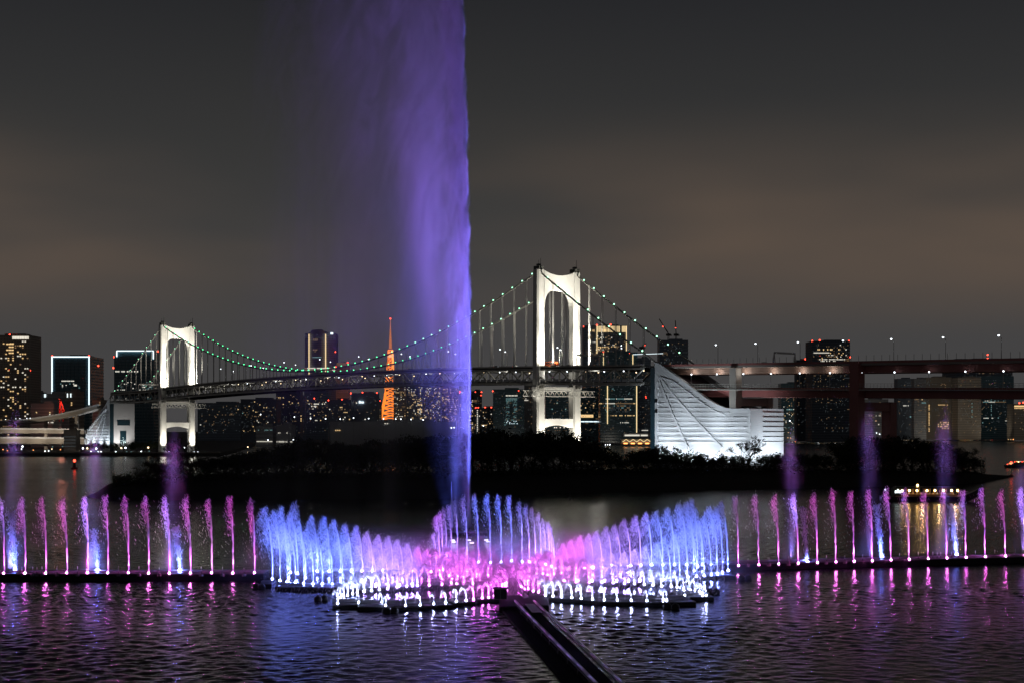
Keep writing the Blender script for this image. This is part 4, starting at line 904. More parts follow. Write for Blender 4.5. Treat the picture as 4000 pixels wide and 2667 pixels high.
for i in range(14):
    a = 2*math.pi*i/14
    for (r0, z0), (r1, z1) in zip([(15.7, 0), (15.7, 4), (13.7, 8), (9.7, 11.7)], [(15.7, 4), (13.7, 8), (9.7, 11.7), (4, 13.7)]): m_.beam(c+Vector((r0*math.cos(a), r0*math.sin(a), z0)), c+Vector((r1*math.cos(a), r1*math.sin(a), z1)), .6, .6)
part('rib', m_, M['dark_steel'], e, 'stuff')
# low sheds on the bank seen under the main span
bld('waterfront_shed', 'pale long shed with a row of white lamps at the island tip', 1000, 1066, 1665, 1700, 'conc', 25, bands=5, lits=((1002, 1064, 1676, 1680, 12, 1, .5, 'win_cyan', 130), (1002, 1064, 1720, 1725, 14, 1, .9, 'win_white', 131)))
bld('waterfront_shed', 'grey gabled shed with bright ground-floor lights', 1080, 1142, 1660, 1690, 'conc', 25, lits=((1085, 1135, 1687, 1691, 9, 1, .5, 'win_white', 132), (1080, 1142, 1720, 1727, 16, 1, .9, 'win_white', 133)))
bld('waterfront_shed', 'very long low dim shed running behind the island trees', 1290, 1780, 1648, 1900, 'conc', 30, bands=0, lits=((1300, 1770, 1676, 1682, 60, 1, .06, WX, 134), (1500, 1518, 1650, 1655, 2, 1, 1, 'win_white', 135)))
# --- elevated roads on the far bank
def road(label, pts, Y0, Y1, wpx, name='elevated_road', piers=True, m='brown_concrete'):
    n_ = len(pts); e = thing(name, label, 'elevated road', W(pts[0][0], pts[0][1], Y0)); P_ = []
    for i, (x, y) in enumerate(pts): P_.append(W(x, y, Y0+(Y1-Y0)*i/(n_-1)))
    m_ = MB(); m2 = MB()
    for a, b in zip(P_[:-1], P_[1:]): m_.beam(a, b, 12, wpx*a.y/F); m2.beam(a+Vector((0, -6.2, wpx*a.y/F*.5+.5)), b+Vector((0, -6.2, wpx*b.y/F*.5+.5)), .3, 1.6)
    part('girder', m_, M[m], e); part('parapet', m2, M['concrete'], e)
    if piers:
        for p in P_[::2]: m_ = MB(); m_.box((p.x, p.y, p.z/2), (3, 3, max(1, p.z-1))); part('pier', m_, M[m], e)
    return e, P_
e1, P1 = road('curving upper ramp road rising towards the far anchorage', [(-60, 1655), (0, 1652), (60, 1650), (120, 1645), (180, 1636), (240, 1626), (300, 1613), (350, 1600), (392, 1588)], 1470, 1440, 15)
e2, P2 = road('straight double road beneath the ramp on the far bank, upper level', [(-60, 1682), (60, 1682), (180, 1683), (335, 1686)], 1440, 1440, 15)
e3, P3 = road('straight double road beneath the ramp on the far bank, lower level', [(-60, 1720), (60, 1720), (180, 1721), (335, 1722)], 1437, 1437, 22)
n = 0
for x, y in ((22, 1632), (62, 1629), (78, 1629), (105, 1627), (118, 1627), (163, 1624), (197, 1622), (229, 1620), (262, 1614), (294, 1611), (327, 1606), (357, 1602)):
    n += 1; p = W(x, y+14, 1452); e = street_lamp(Vector((p.x+1, p.y, p.z-8)), f'white street lamp on the curving ramp, {ordw(n)} from the edge of the view', 'ramp street lamps', .95)
for x, pw_ in ((40, 9000), (130, 9000), (220, 9000), (310, 6000)): spot('road_face_fill', W(x, 1700, 1416), W(x, 1672, 1445), pw_, (1, .85, .65), 150, .8, 1)  # fill spots added in front to light the roads' bay side
# --- quay and shore lamps, each one a bulb on a short post
def bulb_mesh(mk, r):
    m_ = MB(); m_.ball((0, 0, 4.0), r, 8, 5); return shared('bulb_'+mk, m_, M[mk])
bp_ = MB(); bp_.beam((0, 0, 0), (0, 0, 3.6), .2, .2, (1, 0, 0)); BPOST = shared('post', bp_, M['dark_steel'])
BUL = {k: bulb_mesh(k, 1.0) for k in ('white_lamp', 'warm_lamp', 'orange_lamp', 'red_lamp', 'win_warm', 'win_cyan')}
def shore_lamp(px, py, Y, mk, r, label, group):
    p = W(px, py, Y); e = thing('shore_lamp', label, 'lamp', (p.x, p.y, p.z-4.0*r), group); inst('bulb', BUL[mk], e, (0, 0, 0), (r, r, r))
    inst('post', BPOST, e, (0, 0, 0 if p.z-4*r < 4 else -(p.z-4*r-3)), (1, 1, 1 if p.z-4*r < 4 else (p.z-3)/3.6)); return e
quay = [(12, 1754, 'orange_lamp'), (29, 1758, 'orange_lamp'), (32, 1736, 'win_cyan'), (84, 1752, 'white_lamp'), (88, 1742, 'white_lamp'), (130, 1756, 'orange_lamp'), (176, 1760, 'white_lamp'), (190, 1759, 'white_lamp'), (203, 1752, 'warm_lamp'), (205, 1743, 'win_cyan'), (236, 1754, 'orange_lamp'), (244, 1742, 'win_cyan'), (197, 1769, 'white_lamp'), (205, 1769, 'white_lamp'),
        (324, 1749, 'white_lamp'), (341, 1749, 'warm_lamp'), (376, 1750, 'white_lamp'), (355, 1761, 'white_lamp'), (384, 1762, 'white_lamp'), (395, 1762, 'white_lamp'), (452, 1762, 'white_lamp'), (474, 1748, 'warm_lamp'), (490, 1747, 'white_lamp'), (495, 1762, 'win_cyan'), (512, 1763, 'win_cyan'), (552, 1761, 'white_lamp'), (579, 1746, 'warm_lamp'), (570, 1766, 'white_lamp'), (583, 1760, 'win_cyan'), (719, 1746, 'white_lamp'),
        (643, 1765, 'white_lamp'), (652, 1764, 'white_lamp'), (660, 1763, 'white_lamp'), (758, 1764, 'white_lamp'), (773, 1764, 'white_lamp'), (800, 1765, 'win_cyan')]
cnt2 = {}
for i, (x, y, mk) in enumerate(sorted(quay)):
    big = y < 1751 and mk != 'win_cyan'
    wd = {'orange_lamp': 'orange', 'white_lamp': 'white', 'warm_lamp': 'warm white', 'win_cyan': 'dim green'}[mk]; cnt2[wd] = cnt2.get(wd, 0)+1
    shore_lamp(x, y, 1300+(6 if big else 0), mk, .8 if big else .5, f'{wd} lamp on the far quay, {ordw(cnt2[wd])} of that colour towards the tower', 'lamps along the far quay')
for x in (330, 376, 474, 579, 719): spot('quay_light', W(x, 1752, 1300), W(x, 1735, 1330), 900, (1, .95, .9), 140, .8, .5)
far = []
rf = random.Random(77)
for i in range(34): far.append((rf.uniform(3510, 3880), rf.uniform(1690, 1706), rf.choice(['win_warm', 'warm_lamp', 'white_lamp', 'win_warm', 'win_cyan', 'red_lamp']), 3550))
for i in range(20): far.append((rf.uniform(3056, 3190), rf.uniform(1704, 1728), rf.choice(['win_warm', 'win_warm', 'orange_lamp', 'win_cyan']), 2640))
for i in range(16): far.append((rf.uniform(3190, 3330), rf.uniform(1694, 1718), rf.choice(['win_warm', 'win_warm', 'win_cyan', 'white_lamp']), 2640))
far += [(1047, 1717, 'white_lamp', 1680), (1146, 1716, 'white_lamp', 1680), (968, 1744, 'warm_lamp', 1600), (948, 1612, 'win_cyan', 2200), (1018, 1617, 'white_lamp', 2200), (1150, 1627, 'white_lamp', 2200), (1213, 1633, 'white_lamp', 2000), (1272, 1634, 'white_lamp', 1880), (1329, 1635, 'white_lamp', 1880), (1381, 1631, 'white_lamp', 1880), (1440, 1633, 'white_lamp', 1880), (1498, 1634, 'white_lamp', 1880), (1546, 1635, 'white_lamp', 1880), (1566, 1635, 'white_lamp', 1880), (1606, 1636, 'white_lamp', 1880), (1653, 1638, 'white_lamp', 1880),
        (1763, 1669, 'white_lamp', 1900), (1774, 1668, 'white_lamp', 1900), (1888, 1661, 'white_lamp', 2200), (2365, 1735, 'white_lamp', 2000), (2374, 1735, 'white_lamp', 2000), (2382, 1735, 'white_lamp', 2000), (3085, 1642, 'white_lamp', 1500), (3424, 1689, 'white_lamp', 2500), (3436, 1694, 'white_lamp', 2500)]
cnt2 = {}
for x, y, mk, Y in sorted(far):
    wd = {'orange_lamp': 'orange', 'white_lamp': 'white', 'warm_lamp': 'warm white', 'win_cyan': 'dim green', 'win_warm': 'amber', 'red_lamp': 'red'}[mk]
    place = 'below the main span' if x < 1300 else 'behind the island trees' if x < 2400 else 'beside the anchorage end wall' if x < 3200 else 'short of the maroon column' if x < 3340 else 'on the far shore past the maroon column'
    cnt2[(wd, place)] = cnt2.get((wd, place), 0)+1
    shore_lamp(x, y, Y, mk, Y*.00026+.25, f'{ordw(cnt2[(wd, place)])} {wd} lamp {place}, counted towards the boat', 'lamps along the far shore')
for x, Y in ((3080, 2600), (3160, 2640), (3260, 2560), (3420, 2540), (3540, 2850), (3650, 2880), (3720, 2900), (3790, 2840), (3890, 2930), (3990, 2800), (2420, 2200), (2180, 2120), (1980, 2200), (1640, 2320), (1240, 2400), (1020, 2100)): spot('facade_fill', (XG(x, Y), Y-30, 6), (XG(x, Y), Y+30, 45), 1.0e4, (1, .90, .76), 120, .8, 3)  # added spots brightening the facades, in place of shore lamp spill
# quayside trees by the far anchorage
n = 0
for x, yt, kd in ((350, 1728, 'thicket'), (372, 1724, 'oak'), (392, 1730, 'thicket'), (452, 1726, 'oak'), (478, 1722, 'thicket'), (505, 1722, 'holm'), (532, 1720, 'oak'), (560, 1722, 'thicket'), (590, 1718, 'holm'), (612, 1724, 'oak')):
    n += 1; tree(kd, x, yt, 1310, 3.0, f'small dark round tree on the lit far quay, {ordw(n)} towards the bridge tower', 'trees on the far quay', 1.3)
# buoys and markers
e = thing('channel_buoy', 'conical channel buoy with a red light in front of the far quay', 'buoy', G(291, 1830)); p = G(291, 1830)
m_ = MB(); m_.lathe(p, [(2.2, -.3), (2.4, .5), (1.9, 1.0), (1.0, 1.2), (.75, 4.2), (.35, 4.4)], 12); part('body', m_, mat('red_buoy_paint', (.12, .02, .02), .5), e); m_ = MB(); m_.ball(p+Vector((0, 0, 5.2)), .9, 8, 5); part('lantern', m_, M['red_lamp'], e)
p = W(3950, 1835, 740); e = thing('channel_marker', 'slim channel marker post with a red light off the island end', 'marker', (p.x, p.y, 0)); m_ = MB(); m_.beam((p.x, p.y, -1), (p.x, p.y, 6.5), .3, .3, (1, 0, 0)); m_.lathe((p.x, p.y, 0), [(1.2, -.2), (1.2, .6), (.5, .9)], 8); part('post', m_, M['dark_steel'], e); m_ = MB(); m_.ball((p.x, p.y, 7.2), .65, 8, 5); part('lantern', m_, M['red_lamp'], e)
p = G(2226, 1948); e = thing('mooring_buoy', 'small dark mooring buoy with a stick topmark on the glinting water', 'buoy', p); m_ = MB(); m_.lathe(p, [(.6, -.2), (.7, .3), (.3, .7), (.08, .8), (.06, 3.0)], 10); part('body', m_, M['black'], e); m_ = MB(); m_.box(p+Vector((0, 0, 2.6)), (.5, .5, .5)); part('topmark', m_, M['black'], e)
# ================================================================== sightseeing boats
def boat(px0, px1, py, label):
    c = G((px0+px1)/2, py); Y = c.y; k = Y/F; Ln = (px1-px0)*k; e = thing('pleasure_boat', label, 'boat', c)
    bx = lambda u: c.x-Ln/2+Ln*u       # u along the hull, stern 0, bow 1
    m_ = MB(); st = []
    for i in range(25):
        u = i/24; wd = 2.6*min(1, (u+.06)/.10)**.5*(1 if u < .68 else max(.02, math.cos((u-.68)/.32*math.pi/2))**.8)
        top = 1.75+(.25 if u < .05 else 0)+(0 if u < .72 else 3.2*((u-.72)/.28)**1.7); bot = -.5 if u < .8 else -.5+3.0*((u-.8)/.2)**1.6
        st.append([(bx(u), Y-wd, top), (bx(u), Y-wd*.82, (top+bot)/2-.2), (bx(u), Y-wd*.3, bot), (bx(u), Y+wd*.3, bot), (bx(u), Y+wd*.82, (top+bot)/2-.2), (bx(u), Y+wd, top)])
    vs = [p for r in st for p in r]; fs = [(i*6+j, (i+1)*6+j, (i+1)*6+j+1, i*6+j+1) for i in range(24) for j in range(5)]+[(i*6+5, (i+1)*6+5, (i+1)*6, i*6) for i in range(24)]
    fs += [tuple(range(5, -1, -1)), tuple(24*6+j for j in range(6))]; m_.add(vs, fs); part('hull', m_, M['hull'], e)
    m_ = MB(); m_.box((bx(.43), Y, 1.95), (Ln*.60, 4.4, .2)); part('cabin_floor', m_, M['wood'], e)
    # cabin: roof, posts, eaves lanterns
    u0, u1 = .14, .735
    m_ = MB(); n_ = 8
    for i in range(n_):
        a0, a1 = -1+2*i/n_, -1+2*(i+1)/n_; z = lambda a: 5.15-.5*a*a
        m_.add([(bx(u0), Y+a0*3, z(a0)), (bx(u1), Y+a0*3, z(a0)), (bx(u1), Y+a1*3, z(a1)), (bx(u0), Y+a1*3, z(a1)), (bx(u0), Y+a0*3, z(a0)+.22), (bx(u1), Y+a0*3, z(a0)+.22), (bx(u1), Y+a1*3, z(a1)+.22), (bx(u0), Y+a1*3, z(a1)+.22)], [(0, 1, 2, 3), (7, 6, 5, 4), (0, 4, 5, 1), (3, 2, 6, 7), (0, 3, 7, 4), (1, 5, 6, 2)])
    part('roof', m_, M['hull'], e)
    for y_ in (-2.45, 2.45):
        for i in range(10): m_ = MB(); x = bx(.24+(u1-.24)*i/9); m_.beam((x, Y+y_, 1.9), (x, Y+y_, 4.8), .16, .16, (1, 0, 0)); part('post', m_, M['wood'], e)
    m_ = MB(); m_.box((bx(.49), Y-2.5, 2.35), (Ln*.49, .12, .75)); m_.box((bx(.49), Y+2.5, 2.35), (Ln*.49, .12, .75)); part('side_panel', m_, M['wood'], e)
    m_ = MB(); m_.box((bx(.49), Y, 2.75), (Ln*.46, 1.6, .1)); part('table', m_, M['wood'], e)
    lan = MB(); lan.ball((0, 0, 0), .36, 10, 6); LM = shared('lantern', lan, M['lantern'])
    for x in (3524, 3552, 3582, 3621, 3652, 3685, 3717, 3741):
        p_ = Vector((XG(x, Y-2.8), Y-2.85, 3.95)); inst('lantern', LM, e, p_-c); 
    for x in (3540, 3600, 3668, 3728): point('cabin_lamp', (XG(x, Y), Y-.6, 4.3), 650, (1, .62, .26), .25, e)
    inst('lantern', LM, e, Vector((XG(3581, Y), Y-1, 5.7))-c)
    # stern galley with white light
    m_ = MB(); m_.box((bx(.165), Y, 3.3), (Ln*.09, 4.2, 2.9)); part('galley', m_, M['hull'], e)
    for i in range(4): m_ = MB(); m_.box((bx(.133+.022*i), Y-2.15, 3.5+(.25 if i % 2 else 0)), (.55, .1, .9 if i != 1 else 1.3)); part('window', m_, M['cabin_light'], e)
    m_ = MB(); m_.box((bx(.05), Y, 2.9), (1.4, 1.6, 1.8)); part('wheelhouse', m_, M['hull'], e); m_ = MB(); m_.ball((bx(.04), Y-.8, 4.2), .3, 8, 5); part('stern_lamp', m_, M['cabin_light'], e)
    m_ = MB()
    for i in range(6): x = bx(.76+.02*i); m_.beam((x, Y-1.7+.15*i, 2), (x, Y-1.7+.15*i, 3.6), .08, .08, (1, 0, 0))
    m_.beam((bx(.76), Y-1.7, 3.5), (bx(.86), Y-.95, 3.5), .08, .08); part('bow_rail', m_, M['pipe'], e)
    point('bow_light', (bx(.79), Y-1.2, 4.4), 50, (.6, 1, .95), .15, e)
    # seated guests
    body = MB(); body.lathe((0, 0, 0), [(.22, 0), (.26, .12), (.20, .3), (.25, .55), (.22, .66), (.08, .74), (.075, .8), (.115, .86), (.13, .95), (.11, 1.05), (.04, 1.12)], 8)
    cols = [('grey jacket', (.25, .25, .26)), ('white shirt', (.7, .68, .64)), ('dark coat', (.05, .05, .06)), ('beige coat', (.4, .3, .2))]
    PM = [shared('person_body', body, mat('cloth_'+a.replace(' ', '_'), b)) for a, b in cols]; rp = random.Random(8); n = 0
    for i in range(12):
        x = bx(.27+.44*i/11); n += 1; q = rp.randrange(4)
        o = inst('person', PM[q], None, (x, Y-1.5, 2.06), (1.15, 1.15, 1.15), rp.uniform(0, 6)); tag(o, f'seated guest in a {cols[q][0]} inside the lit cabin, {ordw(n)} from the stern', 'person', 'guests aboard the lantern boat')
    return e
boat(3440, 3832, 1957, 'long black lantern-lit pleasure boat with upswept bow, moored beyond the jets')
p = W(3985, 1812, 900); e = thing('party_boat', 'small boat strung with red and violet lights at the edge of the view', 'boat', (p.x, p.y, 0)); x0 = p.x-9
m_ = MB(); m_.prism([(x0, p.y-2, -.3), (x0-1.2, p.y-2, 1.8), (x0+24, p.y-2, 1.8), (x0+22, p.y-2, -.3)], (0, 4, 0)); part('hull', m_, M['hull'], e); m_ = MB(); m_.box((x0+11, p.y, 3.2), (14, 3.2, 2.6)); part('cabin', m_, M['hull'], e)
for i in range(14): m_ = MB(); m_.ball((x0+1.2*i, p.y-1.9, 2.3+(1.6 if i > 3 else .2*i)+(.3 if i % 2 else 0)), .3, 6, 4); part('string_lamp', m_, [M['red_lamp'], M['orange_lamp'], M['lantern'], M['win_white']][i % 4], e)
p = W(3950, 1713, 2800); e = thing('distant_boat', 'tiny distant boat with three warm lights on open water', 'boat', (p.x, p.y, 0)); m_ = MB(); m_.prism([(p.x-8, p.y, -.3), (p.x-10, p.y, 2), (p.x+10, p.y, 2), (p.x+9, p.y, -.3)], (0, 5, 0)); m_.box((p.x, p.y+2, 3.2), (10, 4, 2.6)); part('hull', m_, M['hull'], e)
for dx in (-6, -1, 4): m_ = MB(); m_.ball((p.x+dx, p.y-.6, 4.6), 1.0, 6, 4); part('lamp', m_, M['orange_lamp' if dx > 3 else 'win_warm'], e)
# ================================================================== fountain
def water_mat(name, alb=.9):
    m = bpy.data.materials.new(name); m.use_nodes = True; t = m.node_tree; t.nodes.clear()
    o = t.nodes.new('ShaderNodeOutputMaterial'); d = t.nodes.new('ShaderNodeBsdfDiffuse'); tr = t.nodes.new('ShaderNodeBsdfTranslucent'); mx = t.nodes.new('ShaderNodeMixShader')
    for b in (d, tr): b.inputs['Color'].default_value = (alb, alb, alb, 1)
    mx.inputs[0].default_value = .5; t.links.new(d.outputs[0], mx.inputs[1]); t.links.new(tr.outputs[0], mx.inputs[2]); t.links.new(mx.outputs[0], o.inputs['Surface']); return m
M['spray'] = water_mat('white_water_spray')

def drops(P_, V_, ln, wd, seed=0):
    """streak-shaped drops: centres P, directions V"""
    P_ = np.asarray(P_); V_ = np.asarray(V_); V_ = V_/(np.linalg.norm(V_, axis=1, keepdims=True)+1e-9); n = len(P_); rg = np.random.default_rng(seed)
    A = np.cross(V_, rg.normal(size=(n, 3))); A /= np.linalg.norm(A, axis=1, keepdims=True)+1e-9; Bv = np.cross(V_, A)
    ln = np.asarray(ln)[:, None]; wd = np.asarray(wd)[:, None]
    v = np.stack([P_-V_*ln/2, P_+A*wd, P_-A*wd*.5+Bv*wd*.87, P_-A*wd*.5-Bv*wd*.87, P_+V_*ln/2], 1).reshape(-1, 3)
    base = np.arange(n)[:, None]*5; tri = np.array([[0, 2, 1], [0, 3, 2], [0, 1, 3], [4, 1, 2], [4, 2, 3], [4, 3, 1]])
    f = (base[:, None, :]+tri[None]).reshape(-1, 3)
    return v, f
def np_mesh(name, v, f, m):
    me = bpy.data.meshes.new(name); k = f.shape[1]
    me.vertices.add(len(v)); me.vertices.foreach_set('co', np.asarray(v, np.float32).ravel()); me.loops.add(f.size); me.loops.foreach_set('vertex_index', f.ravel().astype(np.int32))
    me.polygons.add(len(f)); me.polygons.foreach_set('loop_start', np.arange(0, f.size, k, dtype=np.int32)); me.polygons.foreach_set('loop_total', np.full(len(f), k, np.int32)); me.update(calc_edges=True)
    me.materials.append(m); return me
# ---- prototypes, all for a height of 10 m
def tall_proto(seed, bushy=True):
    rg = np.random.default_rng(seed); lean = rg.uniform(.7, 1.1) if bushy else rg.uniform(.3, .62)
    xc = lambda t: -lean*t**2.3
    m_ = MB(); pts = []; rs = []
    for i in range(15):
        t = .80*i/14; pts.append((xc(t)+rg.normal(0, .025), rg.normal(0, .025), 10*t)); rs.append((.10+.05*t)*rg.uniform(.8, 1.2)*(1 if i < 13 else .5))
    m_.tube(pts, rs, 6); col = shared('water_column', m_, M['spray'])
    # breaking head and the curtain that the breeze carries off
    n = 1300 if bushy else 520; t0 = 1-rg.beta(1.1, 2.6, n)*.62; u = rg.beta(1.0, 2.0 if bushy else 3.4, n)*(.35+t0*.75)*(.9 if bushy else .55)
    P_ = np.stack([xc(t0)-2.1*u+rg.normal(0, .07+.10*t0, n), rg.normal(0, .10+.22*u, n), 10*t0-5.2*u**1.8+rg.normal(0, .22, n)+.25], 1)
    k = rg.random(n) < (.12 if bushy else .06); P_[k, 0] -= rg.random(k.sum())*1.4; P_[k, 2] -= rg.random(k.sum())**.7*4.5
    P_[:, 2] = np.maximum(P_[:, 2], .3)
    V_ = np.stack([-.35*np.ones(n)+rg.normal(0, .2, n), rg.normal(0, .2, n), 1.0+rg.normal(0, .3, n)], 1)
    sz = rg.uniform(.5, 1.3, n); v, f = drops(P_, V_, .22*sz*rg.uniform(.8, 2.2, n), (.018 if bushy else .0155)*sz, seed)
    return col, np_mesh('spray', v, f, M['spray'])
def arch_proto(seed):
    rg = np.random.default_rng(seed); m_ = MB(); wdt = rg.uniform(1.4, 3.0); pts = []; rs = []
    for i in range(20):
        k = i/19*1.45; x = -wdt*k; z = 10*(1-(k-1)**2) if k < 1 else 10*(1-1.5*(k-1)**2)
        x = -wdt*(k**2.2) if k < 1 else -wdt*(1+1.15*(k-1))
        pts.append((x+rg.normal(0, .05), rg.normal(0, .08), max(.2, z))); rs.append((.62+.30*k)*rg.uniform(.75, 1.25))
    m_.tube(pts, rs, 6); col = shared('water_arc', m_, M['spray'])
    n = 130; k = rg.uniform(.6, 1.9, n); x = -wdt*(1+1.1*(k-1)); z = np.where(k < 1, 10*(1-(k-1)**2), 10*(1-1.15*(k-1)**2))+rg.normal(0, .7, n)
    P_ = np.stack([x+rg.normal(0, .45, n), rg.normal(0, .6, n), np.maximum(z, .2)], 1); V_ = np.stack([-np.ones(n)*.6, rg.normal(0, .3, n), -2*np.maximum(.1, k-.8)], 1); sz = rg.uniform(.5, 1.4, n)
    v, f = drops(P_, V_, 1.1*sz, .20*sz, seed); return col, np_mesh('spray', v, f, M['spray'])
def curtain_proto(seed):
    """loose blue shower without a column"""
    rg = np.random.default_rng(seed); n = 900; t = rg.random(n)**.8
    P_ = np.stack([-.9*t+rg.normal(0, .35, n)*(.4+t*.9), rg.normal(0, .35, n), 10*t+rg.normal(0, .3, n)], 1); P_[:, 2] = np.abs(P_[:, 2])+.2
    V_ = np.stack([rg.normal(-.2, .15, n), rg.normal(0, .15, n), np.ones(n)], 1); sz = rg.uniform(.5, 1.4, n)
    v, f = drops(P_, V_, .30*sz*rg.uniform(.8, 1.8, n), .045*sz, seed); return np_mesh('spray', v, f, M['spray'])
def bubble_proto():
    m_ = MB(); m_.lathe((0, 0, 0), [(.22, 0), (.16, 2), (.2, 5), (.34, 7.5), (.42, 8.8), (.3, 9.7), (.1, 10)], 7); return shared('water_dome', m_, M['spray'])
TALL = [tall_proto(s) for s in range(101, 107)]; SLIM = [tall_proto(s, False) for s in range(111, 117)]; ARCH = [arch_proto(s) for s in range(201, 206)]; CURT = [curtain_proto(s) for s in (301, 302)]; BUB = bubble_proto()
lm_ = MB(); lm_.lathe((0, 0, 0), [(.13, 0), (.14, .05), (.12, .16), (.07, .24), (.02, .27)], 10)
nm_ = MB(); nm_.lathe((0, 0, 0), [(.34, -.45), (.34, -.02), (.24, 0), (.10, .03), (.07, .35)], 10); NOZ = shared('nozzle', nm_, M['dark_steel'])
COLS = {'magenta': (.92, .12, .74), 'pink': (.92, .11, .92), 'violet': (.38, .20, 1), 'blue': (.13, .20, 1), 'white': (.50, .56, 1)}
LENS = {k: shared('lamp_lens_'+k, lm_, glow('led_'+k, tuple(.05+.95*x for x in c), 480.0 if k in ('blue', 'violet') else 210.0, True)) for k, c in COLS.items()}
SPOT = {}
def jet_light(colk, power, size, key):
    if (colk, key) not in SPOT:
        d = bpy.data.lights.new('jet_lamp_'+colk, 'SPOT'); d.energy = power; d.color = COLS[colk]; d.spot_size = math.radians(size); d.spot_blend = .8; d.shadow_soft_size = .15; SPOT[(colk, key)] = d
    return SPOT[(colk, key)]
CWORD = {'magenta': 'magenta', 'pink': 'pink', 'violet': 'violet', 'blue': 'blue', 'white': 'white'}
JN = [0]
POW = 1.0
def jet(px, py, ytop, kind, colk, label, group, zb=None, lamp=True, cat='water jet'):
    if zb is None: zb = 1.2 if (px < 1020 or px > 2870) else .75
    p = G(px, py, zb); H = max(.5, (py-ytop)*p.y/F); i = JN[0]; JN[0] += 1
    e = thing('fountain_jet', label, cat, p, group); rz = random.uniform(-.35, .35); s = H/10
    if kind == 'tall':
        c_, d_ = (SLIM if colk == 'magenta' or 'crown' in group else TALL)[i % 6]; w_ = s**.6; inst('water_column', c_, e, (0, 0, 0), (w_, w_, s), rz*.5); inst('spray', d_, e, (0, 0, 0), (w_*1.05, w_, s), rz*.5, 'stuff')
    elif kind == 'arch':
        c_, d_ = ARCH[i % len(ARCH)]; inst('water_arc', c_, e, (0, 0, 0), (s, s, s), rz); inst('spray', d_, e, (0, 0, 0), (s, s, s), rz, 'stuff')
    elif kind == 'curtain':
        inst('spray', CURT[i % 2], e, (0, 0, 0), (s**.6, s**.6, s), rz, 'stuff')
    elif kind == 'bubble': inst('water_dome', BUB, e, (0, 0, 0), (s, s, s))
    inst('nozzle', NOZ, e, (0, 0, 0))
    if lamp:
        big = 1.7 if kind == 'curtain' else .7 if kind == 'arch' else .9
        inst('lamp_lens', LENS[colk], e, (0, -.32, -.05), (big, big, big))
        l = bpy.data.objects.new('jet_lamp', jet_light(colk, {'tall': 15000 if colk == 'magenta' else 12500, 'arch': 2000, 'curtain': 15000, 'bubble': 60}[kind]*POW*(1.6 if colk == 'blue' else 1), {'tall': 56 if colk == 'magenta' else 64, 'arch': 125, 'curtain': 60, 'bubble': 90}[kind], kind)); C.objects.link(l); l.parent = e
        l.location = (0, -.55, .25); l.rotation_euler = (math.pi+math.radians(3.5), 0, 0)
    return e

# ---- long side pontoons
def pontoon(label, a, b, depth, name='fountain_pontoon', seg=12, fb=.56):
    A_, B_ = G(*a), G(*b); e = thing(name, label, 'pontoon', ((A_.x+B_.x)/2, (A_.y+B_.y)/2, 0)); d = (B_-A_); n = max(1, int(d.length/seg)); d = d/n; u = d.normalized(); w_ = Vector((-u.y, u.x, 0))*depth
    for i in range(n):
        p, q = A_+d*i+u*.12, A_+d*(i+1)-u*.12
        m_ = MB(); m_.prism([p+Vector((0, 0, -.4)), q+Vector((0, 0, -.4)), q+w_+Vector((0, 0, -.4)), p+w_+Vector((0, 0, -.4))], (0, 0, fb+.39)); part('float', m_, M['pontoon'], e)
        m_ = MB(); m_.prism([p+Vector((0, 0, fb)), q+Vector((0, 0, fb)), q+w_+Vector((0, 0, fb)), p+w_+Vector((0, 0, fb))], (0, 0, .14)); part('deck_panel', m_, M['deck'], e)
    for k, z in ((.35, fb+.3), (.62, fb+.28)):
        m_ = MB(); m_.tube([A_+w_*k+Vector((0, 0, z)), B_+w_*k+Vector((0, 0, z))], .13, 6); part('supply_pipe', m_, M['pipe'], e)
    rr_ = random.Random(int(a[0])+3)
    for i in range(int(n*.8)):
        p = A_+d*rr_.uniform(0, n)+w_*rr_.uniform(.2, .85); m_ = MB(); m_.box(p+Vector((0, 0, fb+.39)), (rr_.uniform(.5, 1.1), .5, rr_.uniform(.3, .5))); part('junction_box', m_, M['dark_steel'], e)
    return e
pontoon('long black pontoon carrying the magenta jets below the far bridge tower', (-90, 2267), (1032, 2265), 6.0, fb=1.02)
pontoon('long black pontoon carrying the magenta jets in front of the lantern boat', (2792, 2229), (4100, 2194), 6.0, fb=1.02)
SIDE_A = 'pontoon below the far bridge tower'; SIDE_B = 'pontoon before the lantern boat'
LX = [17, 100, 181, 263, 344, 423, 503, 582, 663, 745, 828, 911, 995]; LT = [1955, 1948, 1950, 1952, 1945, 1940, 1946, 1944, 1945, 1946, 1955, 1945, 1955]
for i, (x, yt) in enumerate(zip(LX[::-1], LT[::-1])):
    jet(x, 2236+random.uniform(-1, 1), yt, 'tall', 'magenta', f'tall magenta jet on the {SIDE_A}, {ordw(i+1)} outward from the centre', 'magenta jets on the side pontoons')
RX = [2884, 2963, 3041, 3117, 3192, 3264, 3335, 3406, 3479, 3550, 3624, 3697, 3772, 3847, 3926, 4003]
for i, x in enumerate(RX):
    k = (x-2884)/1115; jet(x, 2206-39*k, 1944-28*min(1, k*2.2)+random.uniform(-6, 6), 'tall', 'magenta', f'tall magenta jet on the {SIDE_B}, {ordw(i+1)} outward from the centre', 'magenta jets on the side pontoons')
for i, (x, y, yt) in enumerate(((704, 2230, 2060), (383, 2229, 2070), (61, 2227, 2000))): jet(x, y, yt, 'curtain', 'blue', f'loose blue shower jet on the {SIDE_A}, {ordw(i+1)} counted outward', 'blue shower jets on the side pontoons')
